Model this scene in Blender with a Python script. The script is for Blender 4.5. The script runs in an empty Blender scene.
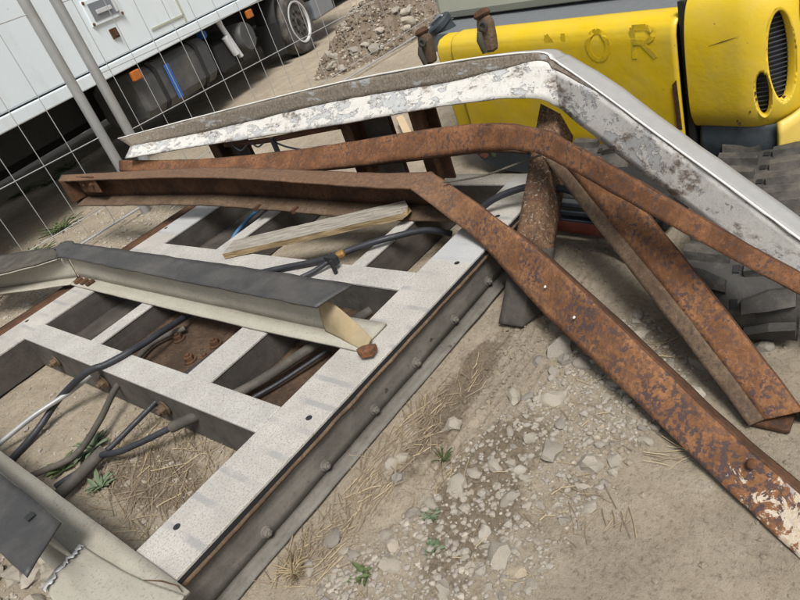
import bpy, bmesh, math, random
import numpy as np
from mathutils import Vector, Matrix, noise
rnd = random.Random(7)
S = bpy.context.scene
COL = S.collection
R = math.radians

# ------------------------------------------------------------------ camera, sky, sun, exposure
cam_d = bpy.data.cameras.new("camera"); cam = bpy.data.objects.new("camera", cam_d); COL.objects.link(cam)
cam.location = (0, 0, 1.55)
cam.rotation_euler = (1.007889, 0.314723, -0.917492)
cam_d.sensor_width = 36; cam_d.lens = 29.21; cam_d.clip_start = 0.05; cam_d.clip_end = 600
S.camera = cam
W = bpy.data.worlds.new("World"); S.world = W; W.use_nodes = True
wn = W.node_tree; bg = wn.nodes["Background"]
sky = wn.nodes.new("ShaderNodeTexSky"); sky.sky_type = 'NISHITA'; sky.sun_disc = False
SUN_EL, SUN_AZ = R(58), R(215)          # direction the light comes from, azimuth from +Y clockwise
sky.sun_elevation = SUN_EL; sky.sun_rotation = SUN_AZ
sky.air_density = 1.0; sky.dust_density = 4.0
hs = wn.nodes.new("ShaderNodeHueSaturation"); hs.inputs["Saturation"].default_value = 0.3
wn.links.new(sky.outputs[0], hs.inputs["Color"]); wn.links.new(hs.outputs[0], bg.inputs[0])
bg.inputs[1].default_value = 0.075
sl = bpy.data.lights.new("sun", 'SUN'); sun = bpy.data.objects.new("sun", sl); COL.objects.link(sun)
sl.energy = 2.7; sl.angle = R(20); sl.color = (1.0, 0.965, 0.91)
dirv = Vector((math.sin(SUN_AZ) * math.cos(SUN_EL), math.cos(SUN_AZ) * math.cos(SUN_EL), math.sin(SUN_EL)))
sun.rotation_euler = dirv.to_track_quat('Z', 'Y').to_euler(); sun.location = (0, 0, 12)
S.view_settings.view_transform = 'Standard'; S.view_settings.look = 'None'
S.view_settings.gamma = 1.0; S.view_settings.exposure = 0.56
S.render.engine = 'CYCLES'

# ------------------------------------------------------------------ node helpers
class G:
    def __init__(s, name):
        s.m = bpy.data.materials.new(name); s.m.use_nodes = True
        s.nt = s.m.node_tree; s.b = s.nt.nodes["Principled BSDF"]
        s.tc = s.nt.nodes.new("ShaderNodeTexCoord"); s.co = s.tc.outputs["Object"]
    def put(s, sock, v):
        if isinstance(v, bpy.types.NodeSocket): s.nt.links.new(v, sock)
        elif v is not None:
            if isinstance(v, (tuple, list)) and len(v) == 3 and sock.type == 'RGBA': v = (*v, 1)
            sock.default_value = v
    def scl(s, sc, co=None, rot=(0, 0, 0)):
        n = s.nt.nodes.new("ShaderNodeMapping"); s.put(n.inputs[0], co or s.co)
        n.inputs["Scale"].default_value = sc; n.inputs["Rotation"].default_value = rot; return n.outputs[0]
    def noise(s, scale, detail=4, rough=.55, dist=0, co=None):
        n = s.nt.nodes.new("ShaderNodeTexNoise"); s.put(n.inputs["Vector"], co or s.co)
        n.inputs["Scale"].default_value = scale; n.inputs["Detail"].default_value = detail
        n.inputs["Roughness"].default_value = rough; n.inputs["Distortion"].default_value = dist; return n.outputs[0]
    def vor(s, scale, feat='F1', out=0, co=None, rnd_=1):
        n = s.nt.nodes.new("ShaderNodeTexVoronoi"); n.feature = feat; s.put(n.inputs["Vector"], co or s.co)
        n.inputs["Scale"].default_value = scale; n.inputs["Randomness"].default_value = rnd_; return n.outputs[out]
    def wave(s, scale, dist=0, co=None, d='X'):
        n = s.nt.nodes.new("ShaderNodeTexWave"); n.bands_direction = d; s.put(n.inputs["Vector"], co or s.co)
        n.inputs["Scale"].default_value = scale; n.inputs["Distortion"].default_value = dist; n.inputs["Detail"].default_value = 2; return n.outputs[1]
    def ramp(s, f, st):
        n = s.nt.nodes.new("ShaderNodeValToRGB"); e = n.color_ramp.elements; s.put(n.inputs[0], f)
        while len(e) < len(st): e.new(.5)
        for i, (p, c) in enumerate(st):
            e[i].position = p
            c = (c, c, c) if not isinstance(c, (tuple, list)) else c
            e[i].color = (*c, 1)
        return n.outputs[0]
    def mix(s, f, a, b, t='MIX'):
        n = s.nt.nodes.new("ShaderNodeMix"); n.data_type = 'RGBA'; n.blend_type = t
        s.put(n.inputs[0], f); s.put(n.inputs[6], a); s.put(n.inputs[7], b); return n.outputs[2]
    def math(s, op, a, b=0.):
        n = s.nt.nodes.new("ShaderNodeMath"); n.operation = op; s.put(n.inputs[0], a); s.put(n.inputs[1], b); return n.outputs[0]
    def bump(s, h, st=.3, d=.01, prev=None):
        n = s.nt.nodes.new("ShaderNodeBump"); n.inputs["Strength"].default_value = st; n.inputs["Distance"].default_value = d
        s.put(n.inputs["Height"], h)
        if prev: s.put(n.inputs["Normal"], prev)
        s.nt.links.new(n.outputs[0], s.b.inputs["Normal"]); return n.outputs[0]
    def fin(s, col, rough=.6, metal=0., spec=.4):
        s.put(s.b.inputs["Base Color"], col); s.put(s.b.inputs["Roughness"], rough); s.put(s.b.inputs["Metallic"], metal)
        s.b.inputs["Specular IOR Level"].default_value = spec; return s.m
def th(g, f, a, b): return g.ramp(f, [(a, 0.), (b, 1.)])

def m_soil():
    g = G("soil")
    big = g.noise(1.3, 6, .65); mid = g.noise(7, 9, .7); fine = g.noise(60, 7, .72); vf = g.noise(300, 3, .6)
    c = g.ramp(mid, [(.28, (.33, .275, .20)), (.5, (.44, .375, .285)), (.72, (.51, .445, .345))])
    c2 = g.ramp(fine, [(.3, (.24, .198, .148)), (.55, (.35, .298, .23)), (.75, (.44, .385, .305))])
    c = g.mix(g.math('MULTIPLY', th(g, big, .45, .65), .75), c, c2)
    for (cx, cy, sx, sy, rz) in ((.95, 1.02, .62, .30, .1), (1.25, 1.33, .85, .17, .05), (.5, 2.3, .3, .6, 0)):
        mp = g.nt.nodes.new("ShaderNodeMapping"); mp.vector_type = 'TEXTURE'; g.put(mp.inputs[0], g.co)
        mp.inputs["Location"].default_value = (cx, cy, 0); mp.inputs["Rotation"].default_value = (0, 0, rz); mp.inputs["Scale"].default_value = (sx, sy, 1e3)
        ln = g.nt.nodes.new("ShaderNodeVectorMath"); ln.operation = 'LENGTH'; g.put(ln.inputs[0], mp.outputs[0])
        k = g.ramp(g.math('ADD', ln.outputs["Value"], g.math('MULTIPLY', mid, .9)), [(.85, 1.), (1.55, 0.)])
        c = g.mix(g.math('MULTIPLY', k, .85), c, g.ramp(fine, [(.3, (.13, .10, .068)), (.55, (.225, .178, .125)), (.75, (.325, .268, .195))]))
    c = g.mix(g.math('MULTIPLY', g.ramp(fine, [(.3, 1.), (.48, 0.)]), .6), c, (.14, .115, .088))
    c = g.mix(g.math('MULTIPLY', th(g, vf, .6, .75), .5), c, (.46, .42, .36))
    c = g.mix(g.math('MULTIPLY', g.ramp(vf, [(.25, 1.), (.42, 0.)]), .5), c, (.16, .135, .105))
    b = g.bump(mid, .7, .035); b = g.bump(g.noise(22, 8, .75), .8, .02, b); b = g.bump(fine, 1., .012, b); g.bump(vf, .7, .004, b)
    return g.fin(c, .95, 0, .12)
def m_stone(tint, name):
    g = G(name)
    oi = g.nt.nodes.new("ShaderNodeObjectInfo")
    n = g.noise(18, 6, .65); f = g.noise(90, 5, .65)
    c = g.ramp(n, [(.3, tuple(.68 * t for t in tint)), (.55, tint), (.78, tuple(min(.8, 1.25 * t) for t in tint))])
    c = g.mix(.6, c, g.ramp(oi.outputs["Random"], [(0, (.16, .15, .135)), (.25, (.27, .24, .20)), (.5, (.36, .325, .27)), (.72, (.43, .38, .30)), (.9, (.52, .48, .42)), (1, (.50, .37, .21))]))
    c = g.mix(g.math('MULTIPLY', th(g, f, .50, .68), .7), c, (.27, .23, .18))
    c = g.mix(g.math('MULTIPLY', th(g, g.noise(30, 6, .7), .45, .65), .45), c, (.30, .26, .205))
    b = g.bump(n, .5, .01); g.bump(f, .6, .003, b)
    return g.fin(c, .92, 0, .2)
def m_rust(name, a, b, dark, dens=.5, white=0., endw=None, wsc=16):
    g = G(name)
    n1 = g.noise(5, 7, .7, .3); n2 = g.noise(42, 7, .72, .2); n3 = g.noise(210, 4, .7); n4 = g.noise(90, 5, .7)
    c = g.ramp(n1, [(.25, tuple(x * .5 for x in a)), (.44, a), (.58, b), (.78, tuple(min(1, x * 1.2) for x in b))])
    c = g.mix(g.math('MULTIPLY', th(g, n4, .42, .7), .6), c, tuple(x * .55 for x in a))
    c = g.mix(g.math('MULTIPLY', th(g, n2, .55, .72), .55), c, tuple(min(1, x * 1.5) for x in b))
    spot = g.math('MULTIPLY', th(g, g.noise(58, 4, .6, .2), dens, dens + .06), th(g, g.noise(6, 5, .65, .3), .36, .56))
    c = g.mix(g.math('MULTIPLY', spot, .95), c, g.ramp(n3, [(.3, dark), (.7, tuple(x * 1.8 for x in dark))]))
    c = g.mix(g.math('MULTIPLY', th(g, n3, .5, .75), .55), c, tuple(x * .4 for x in a))
    if white:
        w = th(g, g.noise(wsc, 9, .75, .3), 1 - white, 1 - white + .05)
        c = g.mix(w, c, g.ramp(n4, [(.3, (.22, .175, .125)), (.7, (.36, .31, .24))]))
    if endw is not None:
        sp = g.nt.nodes.new("ShaderNodeSeparateXYZ"); g.put(sp.inputs[0], g.co)
        k = g.ramp(g.math('SUBTRACT', endw, sp.outputs[1]), [(0., 0.), (.35, .30)])
        old = g.ramp(g.math('ADD', g.math('ADD', sp.outputs[1], 1.05), g.math('MULTIPLY', g.noise(9, 6, .7), .5)), [(.2, 0.), (.75, .8)])
        c = g.mix(old, c, g.ramp(n2, [(.3, (.085, .052, .034)), (.7, (.165, .105, .068))]))
        w = g.math('GREATER_THAN', g.math('ADD', g.noise(20, 9, .72, .5), k), .72)
        gr = g.math('GREATER_THAN', g.math('ADD', g.noise(26, 7, .7, .4), k), .86)
        c = g.mix(g.math('MULTIPLY', w, .9), c, g.ramp(n4, [(.3, (.40, .31, .21)), (.65, (.60, .54, .45))]))
        c = g.mix(g.math('MULTIPLY', gr, .75), c, (.36, .34, .36))
    bb = g.bump(n2, .5, .006); bb = g.bump(n3, .55, .0025, bb); g.bump(spot, -.35, .002, bb)
    return g.fin(c, .9, 0, .22)
def m_peel():
    g = G("peeling_white_paint")
    st = g.scl((1.5, .7, 1.5))
    n1 = g.noise(11, 10, .68, .25, st); n2 = g.noise(30, 7, .65, .3, st); n3 = g.noise(150, 4, .6); n4 = g.noise(4, 8, .68, .3, st); n5 = g.noise(2.2, 3, .5)
    grey = g.ramp(n2, [(.3, (.37, .38, .385)), (.7, (.45, .46, .465))])
    white = g.ramp(n3, [(.3, (.50, .49, .46)), (.7, (.60, .59, .56))])
    sp = g.nt.nodes.new('ShaderNodeSeparateXYZ'); g.put(sp.inputs[0], g.co)
    wm = g.math('ADD', g.math('ADD', n1, g.math('MULTIPLY', g.math('SUBTRACT', n5, .5), .3)), g.ramp(g.math('ADD', sp.outputs[1], 2.6), [(.3, .11), (.85, .08), (1., .03)]))
    c = g.mix(th(g, wm, .49, .502), grey, white)
    edge = g.math('MULTIPLY', th(g, wm, .47, .483), g.math('SUBTRACT', 1., th(g, wm, .487, .497)))
    c = g.mix(g.math('MULTIPLY', g.math('MULTIPLY', edge, th(g, n2, .45, .55)), .7), c, (.10, .08, .06))
    dirt = g.ramp(n3, [(.25, (.10, .08, .06)), (.7, (.24, .205, .165))])
    c = g.mix(g.math('MULTIPLY', th(g, n4, .52, .58), th(g, n2, .42, .55)), c, dirt)
    c = g.mix(g.math('MULTIPLY', th(g, g.noise(45, 8, .75), .52, .70), .55), c, (.25, .23, .195))
    b = g.bump(th(g, wm, .475, .502), .8, .003); b = g.bump(th(g, n4, .54, .6), -.4, .004, b); g.bump(n3, .3, .002, b)
    return g.fin(c, .66, 0, .3)
def m_shade_crust():
    g = G("shaded_crusted_steel")  # dark brown carries the upright leg's shade along with real dirt
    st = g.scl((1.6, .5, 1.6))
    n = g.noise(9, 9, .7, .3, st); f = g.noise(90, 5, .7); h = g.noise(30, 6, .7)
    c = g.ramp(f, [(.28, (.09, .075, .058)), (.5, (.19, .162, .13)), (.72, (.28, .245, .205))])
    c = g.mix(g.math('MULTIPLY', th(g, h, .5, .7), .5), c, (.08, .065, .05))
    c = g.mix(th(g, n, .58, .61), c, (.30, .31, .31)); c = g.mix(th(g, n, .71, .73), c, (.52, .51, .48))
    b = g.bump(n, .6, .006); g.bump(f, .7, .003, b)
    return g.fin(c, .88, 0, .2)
def m_alum(name, base, spk, bands=False):
    g = G(name)
    n = g.noise(5, 6, .6); f = g.noise(150, 4, .75); m = g.noise(60, 5, .65)
    c = g.mix(th(g, n, .4, .66), tuple(x * .86 for x in base), tuple(min(.8, x * 1.08) for x in base))
    c = g.mix(g.math('MULTIPLY', th(g, f, .50, .66), spk), c, (.21, .20, .18))
    c = g.mix(g.math('MULTIPLY', th(g, m, .56, .74), .35), c, (.30, .28, .25))
    c = g.mix(g.math('MULTIPLY', th(g, g.noise(11, 8, .72, .4), .5, .72), .4), c, (.33, .305, .265))
    c = g.mix(g.math('MULTIPLY', th(g, g.noise(420, 2, .5), .60, .66), .6), c, (.17, .16, .145))
    if bands:
        co = g.scl((1, .12, 1)); w = g.wave(2.7, 1.2, co)
        c = g.mix(g.math('MULTIPLY', g.math('MULTIPLY', th(g, w, .86, .95), th(g, g.noise(7, 3, .5), .42, .6)), .6), c, (.25, .255, .26))
        w2 = g.noise(2.3, 2, .5, 0, g.scl((1, .05, 1)))
        c = g.mix(g.math('MULTIPLY', th(g, w2, .57, .62), .55), c, (.43, .45, .48))
    b = g.bump(f, .25, .002); g.bump(m, .2, .004, b)
    return g.fin(c, g.ramp(m, [(.3, .5), (.7, .75)]), .12, .4)
def m_dustysteel(name, a, b):
    g = G(name)
    n = g.noise(6, 6, .65, .4); f = g.noise(80, 5, .7); d = g.noise(22, 4, .6)
    c = g.ramp(n, [(.3, a), (.68, b)])
    c = g.mix(g.math('MULTIPLY', th(g, f, .52, .75), .5), c, tuple(x * .4 for x in a))
    c = g.mix(th(g, d, .68, .72), c, (.05, .042, .035))
    stx = g.noise(5, 7, .7, .3, g.scl((.35, 1.5, 2.2))); c = g.mix(g.math('MULTIPLY', th(g, stx, .5, .7), .5), c, tuple(min(1, x * 1.45) for x in b))
    c = g.mix(g.math('MULTIPLY', th(g, g.noise(34, 6, .7), .64, .7), .7), c, (.12, .062, .035))
    b_ = g.bump(f, .4, .003); g.bump(n, .3, .01, b_)
    return g.fin(c, .78, 0, .3)
def m_plain(name, col, rough=.6, metal=0., var=.18, sc=12, bump=.12, spec=.4, dust=0.):
    g = G(name)
    n = g.noise(sc, 6, .65); f = g.noise(sc * 9, 4, .6)
    c = g.mix(n, tuple(x * (1 - var) for x in col), tuple(min(1, x * (1 + var)) for x in col))
    if dust: c = g.mix(g.math('MULTIPLY', th(g, g.noise(sc * .6, 7, .7), .45, .75), dust), c, (.34, .30, .25))
    b = g.bump(f, bump, .003); g.bump(n, bump, .008, b)
    return g.fin(c, g.ramp(f, [(.3, max(0, rough - .1)), (.7, min(1, rough + .1))]), metal, spec)
def m_yellow():
    g = G("worn_yellow_paint")
    n = g.noise(2.5, 6, .6); s = g.noise(30, 6, .68); st = g.noise(9, 6, .7, .2, g.scl((1, 1, .25)))
    c = g.mix(n, (.56, .385, .008), (.68, .48, .012))
    c = g.mix(g.math('MULTIPLY', th(g, st, .52, .8), .28), c, (.50, .36, .05))
    c = g.mix(g.math('MULTIPLY', th(g, g.noise(5, 8, .72, .3), .52, .72), .35), c, (.42, .33, .10))
    c = g.mix(th(g, s, .70, .712), c, (.12, .045, .025))
    c = g.mix(g.math('MULTIPLY', th(g, g.noise(60, 5, .7), .66, .78), .5), c, (.34, .25, .07))
    c = g.mix(g.math('MULTIPLY', th(g, g.noise(3, 9, .75, .2), .45, .75), .3), c, (.46, .38, .17))
    g.bump(n, .22, .04)
    return g.fin(c, g.ramp(g.noise(6, 7, .7), [(.3, .32), (.7, .62)]), 0, .45)
def m_decal():
    g = G("worn_letter_paint"); n = g.noise(16, 8, .75, .3); k = g.noise(4, 3, .5)
    m_ = th(g, g.math('ADD', n, g.math('MULTIPLY', g.math('SUBTRACT', k, .5), .6)), .55, .60)
    c = g.mix(m_, (.62, .432, .012), g.ramp(n, [(.4, (.42, .30, .03)), (.7, (.50, .36, .03))]))
    return g.fin(c, .55, 0, .35)
def m_truck():
    g = G("truck_white_paint")
    n = g.noise(1.6, 6, .6); s = g.noise(9, 7, .7); d = g.noise(4, 7, .7, .3, g.scl((1, 1, .3)))
    c = g.mix(n, (.64, .71, .75), (.72, .78, .81))
    c = g.mix(g.math('MULTIPLY', th(g, d, .52, .75), .35), c, (.45, .44, .40)); c = g.mix(g.math('MULTIPLY', th(g, g.noise(22, 7, .75), .64, .70), .5), c, (.30, .27, .23)); c = g.mix(g.math('MULTIPLY', th(g, s, .70, .73), .6), c, (.25, .22, .19))
    return g.fin(c, .45, 0, .4)
def m_wood():
    g = G("weathered_timber")
    co = g.scl((2.5, 30, 30), g.scl((1, 1, 1), rot=(0, 0, R(66))))
    n = g.noise(3, 6, .6, .5, co); f = g.noise(40, 4, .6)
    c = g.ramp(n, [(.3, (.15, .13, .105)), (.5, (.27, .25, .215)), (.7, (.37, .345, .305))])
    c = g.mix(th(g, f, .6, .7), c, (.2, .16, .11)); g.bump(n, .7, .006)
    return g.fin(c, .9, 0, .15)
def m_woodcut():
    g = G("fresh_split_timber")
    co = g.scl((2.5, 34, 34), g.scl((1, 1, 1), rot=(0, 0, R(66)))); n = g.noise(3, 6, .6, .5, co)
    c = g.ramp(n, [(.3, (.12, .085, .05)), (.5, (.26, .195, .11)), (.7, (.38, .30, .18))]); g.bump(n, .8, .006)
    return g.fin(c, .9, 0, .15)
def m_beige():
    g = G("beige_painted_steel")
    n = g.noise(4, 6, .65); f = g.noise(130, 4, .7); m = g.noise(34, 6, .7); st = g.noise(6, 6, .65, .2, g.scl((1, .3, 1)))
    c = g.mix(n, (.30, .288, .245), (.42, .40, .34))
    c = g.mix(g.math('MULTIPLY', th(g, st, .45, .7), .55), c, (.24, .215, .17))
    c = g.mix(g.math('MULTIPLY', th(g, g.noise(14, 8, .75, .2), .55, .7), .5), c, (.22, .205, .175))
    c = g.mix(g.math('MULTIPLY', th(g, f, .56, .68), .75), c, (.17, .14, .11))
    c = g.mix(th(g, m, .68, .71), c, (.25, .12, .06)); b = g.bump(f, .35, .002); g.bump(m, .25, .004, b)
    return g.fin(c, .68, 0, .3)
M = dict(
    soil=m_soil(), stone=m_stone((.37, .345, .305), "grey_stone"), pale=m_stone((.43, .395, .34), "pale_stone"),
    rust=m_rust("orange_rust", (.135, .062, .031), (.225, .104, .050), (.050, .036, .032), .52),
    rustw=m_rust("flaking_rust", (.18, .085, .042), (.29, .142, .066), (.050, .036, .038), .50),
    arm=m_rust("flaking_rust_scraped", (.185, .088, .043), (.30, .148, .070), (.050, .036, .037), .475, endw=-2.08),
    rustb=m_rust("brown_rust", (.075, .040, .024), (.130, .066, .036), (.035, .026, .022), .56),
    rustl=m_rust("scaly_rust", (.105, .058, .034), (.17, .10, .058), (.035, .028, .024), .50, .44, wsc=70),
    belly=m_rust("shade_dark_bay_plate", (.065, .042, .028), (.115, .075, .048), (.03, .024, .02), .54),  # brown darkened to put deep shade into the frame bays
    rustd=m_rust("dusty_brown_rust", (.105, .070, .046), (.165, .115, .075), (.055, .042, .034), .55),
    peel=m_peel(), shade_crust=m_shade_crust(), rim=m_plain("bare_flange", (.33, .33, .32), .5, .2, .16, 14, .2, .4, .12),
    plate=m_alum("speckled_deck_plate", (.47, .45, .415), .95, True), cross=m_alum("speckled_crossbar", (.47, .455, .425), .95),
    chan=m_dustysteel("dusty_dark_channel", (.095, .088, .077), (.175, .163, .142)), dark=m_dustysteel("near_black_steel", (.035, .032, .028), (.08, .07, .06)),  # near-black tone deepens the shade on webs and sheets inside the bays
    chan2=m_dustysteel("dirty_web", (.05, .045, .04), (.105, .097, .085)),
    inner=m_dustysteel("grey_inner_web", (.075, .07, .062), (.14, .132, .118)),
    rubber=m_plain("black_rubber", (.042, .042, .043), .55, 0, .35, 7, .3, .4, .16), cable=m_plain("cable_sheath", (.022, .024, .03), .5, 0, .3, 14, .2, .35, .06),
    olive=m_plain("dusty_hose", (.06, .055, .046), .72, 0, .3, 12, .25, .3, .25),
    beige=m_beige(), ochre=m_plain("ochre_primer", (.27, .215, .125), .8, 0, .45, 10, .3, .3, .4), torn=m_plain("torn_bright_metal", (.52, .53, .54), .5, .3, .2, 60, .3),
    yellow=m_yellow(), yellowp=m_plain("faded_yellow_paint", (.62, .46, .10), .5, 0, .15, 8, .1), decal=m_decal(),
    black=m_plain("black_plastic", (.018, .019, .021), .5, 0, .3, 12, .15), bumper=m_plain("dark_blue_bumper", (.03, .04, .05), .5, 0, .35, 10, .2, .4, .1),
    tyre=m_plain("dusty_tyre", (.06, .058, .055), .85, 0, .3, 8, .3, .25, .5), track=m_plain("rubber_track", (.045, .043, .04), .7, 0, .35, 7, .35, .3, .42),
    deck=m_plain("grey_anti_slip", (.13, .14, .15), .8, 0, .2, 30, .4), cover=m_plain("pale_green_cover", (.42, .43, .35), .55, 0, .08, 4, .1),
    red=m_plain("faded_red_paint", (.17, .042, .026), .75, 0, .4, 12, .3, .3, .4), galv=m_plain("galvanised_tube", (.34, .345, .345), .45, .45, .3, 5, .15, .4, .3),
    wire=m_plain("galvanised_wire", (.44, .45, .46), .4, .5, .15, 9, .05), white=m_truck(), under=m_plain("truck_underside", (.02, .02, .021), .8, 0, .3, 6, .1),
    tank=m_plain("dusty_grey_tank", (.06, .062, .065), .55, 0, .25, 4, .1, .4, .25), orange=m_plain("amber_lens", (.42, .12, .02), .4, 0, .1, 12, .05),
    blue=m_plain("blue_strap", (.03, .11, .36), .55, 0, .15, 14, .1), steel=m_plain("wheel_rim_paint", (.54, .55, .56), .5, .15, .15, 9, .1), silver=m_plain("silver_sill", (.24, .26, .29), .4, .4, .1, 6, .05),
    concrete=m_plain("mossy_concrete", (.22, .205, .17), .95, 0, .3, 7, .5), moss=m_plain("weed_green", (.085, .115, .045), .8, 0, .3, 25, .1), weed=m_plain("grey_green_leaf", (.11, .145, .085), .7, 0, .3, 30, .1),
    straw=m_plain("dry_straw", (.38, .305, .19), .85, 0, .3, 40, .1), twig=m_plain("grey_dry_stalk", (.24, .19, .13), .9, 0, .35, 30, .2),
    wood=m_wood(), split=m_woodcut(), pine=m_plain("pine_batten", (.50, .38, .24), .8, 0, .2, 9, .2), brass=m_plain("brass_fitting", (.30, .17, .06), .5, .5, .3, 30, .3),
    redmark=m_plain("red_white_label", (.36, .11, .09), .5, 0, .1), paint=m_plain("splashed_yellow", (.50, .42, .05), .7, 0, .3, 20, .2), bluep=m_plain("blue_tube", (.06, .16, .30), .5, 0, .1), glass=m_plain("car_glass", (.02, .025, .03), .08, 0, .1, 3, 0, .5),
    ringwhite=m_plain("lit_edge_and_speck_white", (.66, .65, .62), .5, 0, .08))

# ------------------------------------------------------------------ object helpers
ORG = {}
def mesh_obj(name, V, F, mat, parent=None, origin=None, smooth=None, mats=None, mi=None):
    V = np.asarray(V, float)
    if parent is None:
        if origin is None:
            origin = (float(V[:, 0].mean()), float(V[:, 1].mean()), float(V[:, 2].min()))
        org = Vector(origin)
    else: org = ORG[parent.name]
    me = bpy.data.meshes.new(name); me.from_pydata((V - np.array(org)).tolist(), [], F)
    me.materials.append(M[mat] if isinstance(mat, str) else mat)
    for x in (mats or []): me.materials.append(M[x])
    if mi is not None: me.polygons.foreach_set("material_index", mi)
    if smooth is not None:
        me.polygons.foreach_set("use_smooth", [True] * len(me.polygons))
        if smooth < 180: me.set_sharp_from_angle(angle=R(smooth))
    o = bpy.data.objects.new(name, me); COL.objects.link(o)
    if parent is None: o.location = org
    else: o.parent = parent
    ORG[o.name] = org
    return o
def tag(o, label, cat, group=None, kind=None):
    o["label"] = label; o["category"] = cat
    if group: o["group"] = group
    if kind: o["kind"] = kind
    return o
def thing(name, loc, label, cat, group=None):
    o = bpy.data.objects.new(name, None); COL.objects.link(o); o.location = loc; o.empty_display_size = .05
    ORG[o.name] = Vector(loc); return tag(o, label, cat, group)
def solid(o, t, off=-1):
    m = o.modifiers.new("solid", 'SOLIDIFY'); m.thickness = t; m.offset = off; return o
def bev(o, w, n=2):
    m = o.modifiers.new("bevel", 'BEVEL'); m.width = w; m.segments = n; m.limit_method = 'ANGLE'; m.angle_limit = R(35); m.harden_normals = False; return o
class MB:
    def __init__(s): s.V = []; s.F = []
    def add(s, V, F):
        k = len(s.V); s.V += [tuple(v) for v in V]; s.F += [tuple(i + k for i in f) for f in F]; return s
    def box(s, a, b, X=None):
        x0, y0, z0 = a; x1, y1, z1 = b
        V = [(x0, y0, z0), (x1, y0, z0), (x1, y1, z0), (x0, y1, z0), (x0, y0, z1), (x1, y0, z1), (x1, y1, z1), (x0, y1, z1)]
        if X: V = [X(v) for v in V]
        return s.add(V, [(3, 2, 1, 0), (4, 5, 6, 7), (0, 1, 5, 4), (1, 2, 6, 5), (2, 3, 7, 6), (3, 0, 4, 7)])
    def prism(s, poly, h0, h1, fn):          # poly in 2D, extruded from h0 to h1, fn(x,y,h)->point
        n = len(poly); V = [fn(x, y, h0) for x, y in poly] + [fn(x, y, h1) for x, y in poly]
        return s.add(V, [tuple(range(n))[::-1], tuple(range(n, 2 * n))] + [(i, (i + 1) % n, n + (i + 1) % n, n + i) for i in range(n)])
    def tube(s, pts, r, sides=8, caps=True):
        pts = [Vector(p) for p in pts]; n = len(pts); rr = r if isinstance(r, (list, tuple)) else [r] * n
        ref = None; V = []; F = []
        for i, p in enumerate(pts):
            t = (pts[min(i + 1, n - 1)] - pts[max(i - 1, 0)]).normalized()
            if ref is None: ref = t.orthogonal().normalized()
            ref = (ref - t * ref.dot(t)).normalized(); b = t.cross(ref)
            for k in range(sides):
                a = 2 * math.pi * k / sides; V.append(p + (ref * math.cos(a) + b * math.sin(a)) * rr[i])
        for i in range(n - 1):
            for k in range(sides): F.append((i * sides + k, i * sides + (k + 1) % sides, (i + 1) * sides + (k + 1) % sides, (i + 1) * sides + k))
        if caps: F += [tuple(range(sides))[::-1], tuple(range((n - 1) * sides, n * sides))]
        return s.add(V, F)
    def lathe(s, prof, c, ax, sides=24, up=None):       # prof: (radius, along axis)
        ax = Vector(ax).normalized(); a = Vector(up or ax.orthogonal()).normalized(); b = ax.cross(a); c = Vector(c); V = []; F = []; n = len(prof)
        for r, h in prof:
            for k in range(sides):
                t = 2 * math.pi * k / sides; V.append(c + ax * h + (a * math.cos(t) + b * math.sin(t)) * r)
        for i in range(n - 1):
            for k in range(sides): F.append((i * sides + k, i * sides + (k + 1) % sides, (i + 1) * sides + (k + 1) % sides, (i + 1) * sides + k))
        F += [tuple(range(sides))[::-1], tuple(range((n - 1) * sides, n * sides))]
        return s.add(V, F)
    def build(s, name, mat, parent=None, origin=None, smooth=None, bevel=0):
        o = mesh_obj(name, s.V, s.F, mat, parent, origin, smooth)
        if bevel: bev(o, bevel)
        return o
def crom(P, n):
    P = np.asarray(P, float); k = len(P); d = np.r_[0, np.cumsum(np.linalg.norm(np.diff(P, axis=0), axis=1))]; d /= d[-1]
    out = []
    for t in np.linspace(0, k - 1, n):
        i = min(int(t), k - 2); x = t - i; p0 = P[max(i - 1, 0)]; p1 = P[i]; p2 = P[i + 1]; p3 = P[min(i + 2, k - 1)]
        m1 = (p2 - p0) / 2 if i > 0 else (p2 - p1); m2 = (p3 - p1) / 2 if i + 2 < k else (p2 - p1)
        out.append((2*x**3-3*x**2+1)*p1 + (x**3-2*x**2+x)*m1 + (-2*x**3+3*x**2)*p2 + (x**3-x**2)*m2)
    return np.array(out)
def fbm(p, s=1., o=3):
    return noise.fractal(Vector(p) * s, 1.0, 2.0, o, noise_basis='PERLIN_ORIGINAL')
def loft(rails, n=60, sub=2, wob=.003, ws=6., lin=False):
    """rails: polylines with equal station counts -> V, F and for every face the strip it belongs to"""
    RR = [crom(r, n) for r in rails]
    rows = []; strip = []
    for i in range(len(RR) - 1):
        for k in range(sub): rows.append(RR[i] + (RR[i + 1] - RR[i]) * k / sub); strip.append(i)
    rows.append(RR[-1]); V = np.concatenate(rows); m = len(rows)
    V = np.array([v + wob * np.array(noise.noise_vector(Vector(v) * ws)) for v in V])
    F = []; SI = []
    for j in range(m - 1):
        for i in range(n - 1): F.append((j*n+i, j*n+i+1, (j+1)*n+i+1, (j+1)*n+i)); SI.append(strip[j])
    return V, F, SI
def strips(rails, names, mats, root, t=.008, n=60, sub=3, wob=.003, off=0, ws=6.):
    for i in range(len(rails) - 1):
        if names[i] is None: continue
        V, F, _ = loft(rails[i:i + 2], n, sub, wob, ws)
        solid(mesh_obj(names[i], V, F, mats[i], root, smooth=40), t, off)
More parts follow.
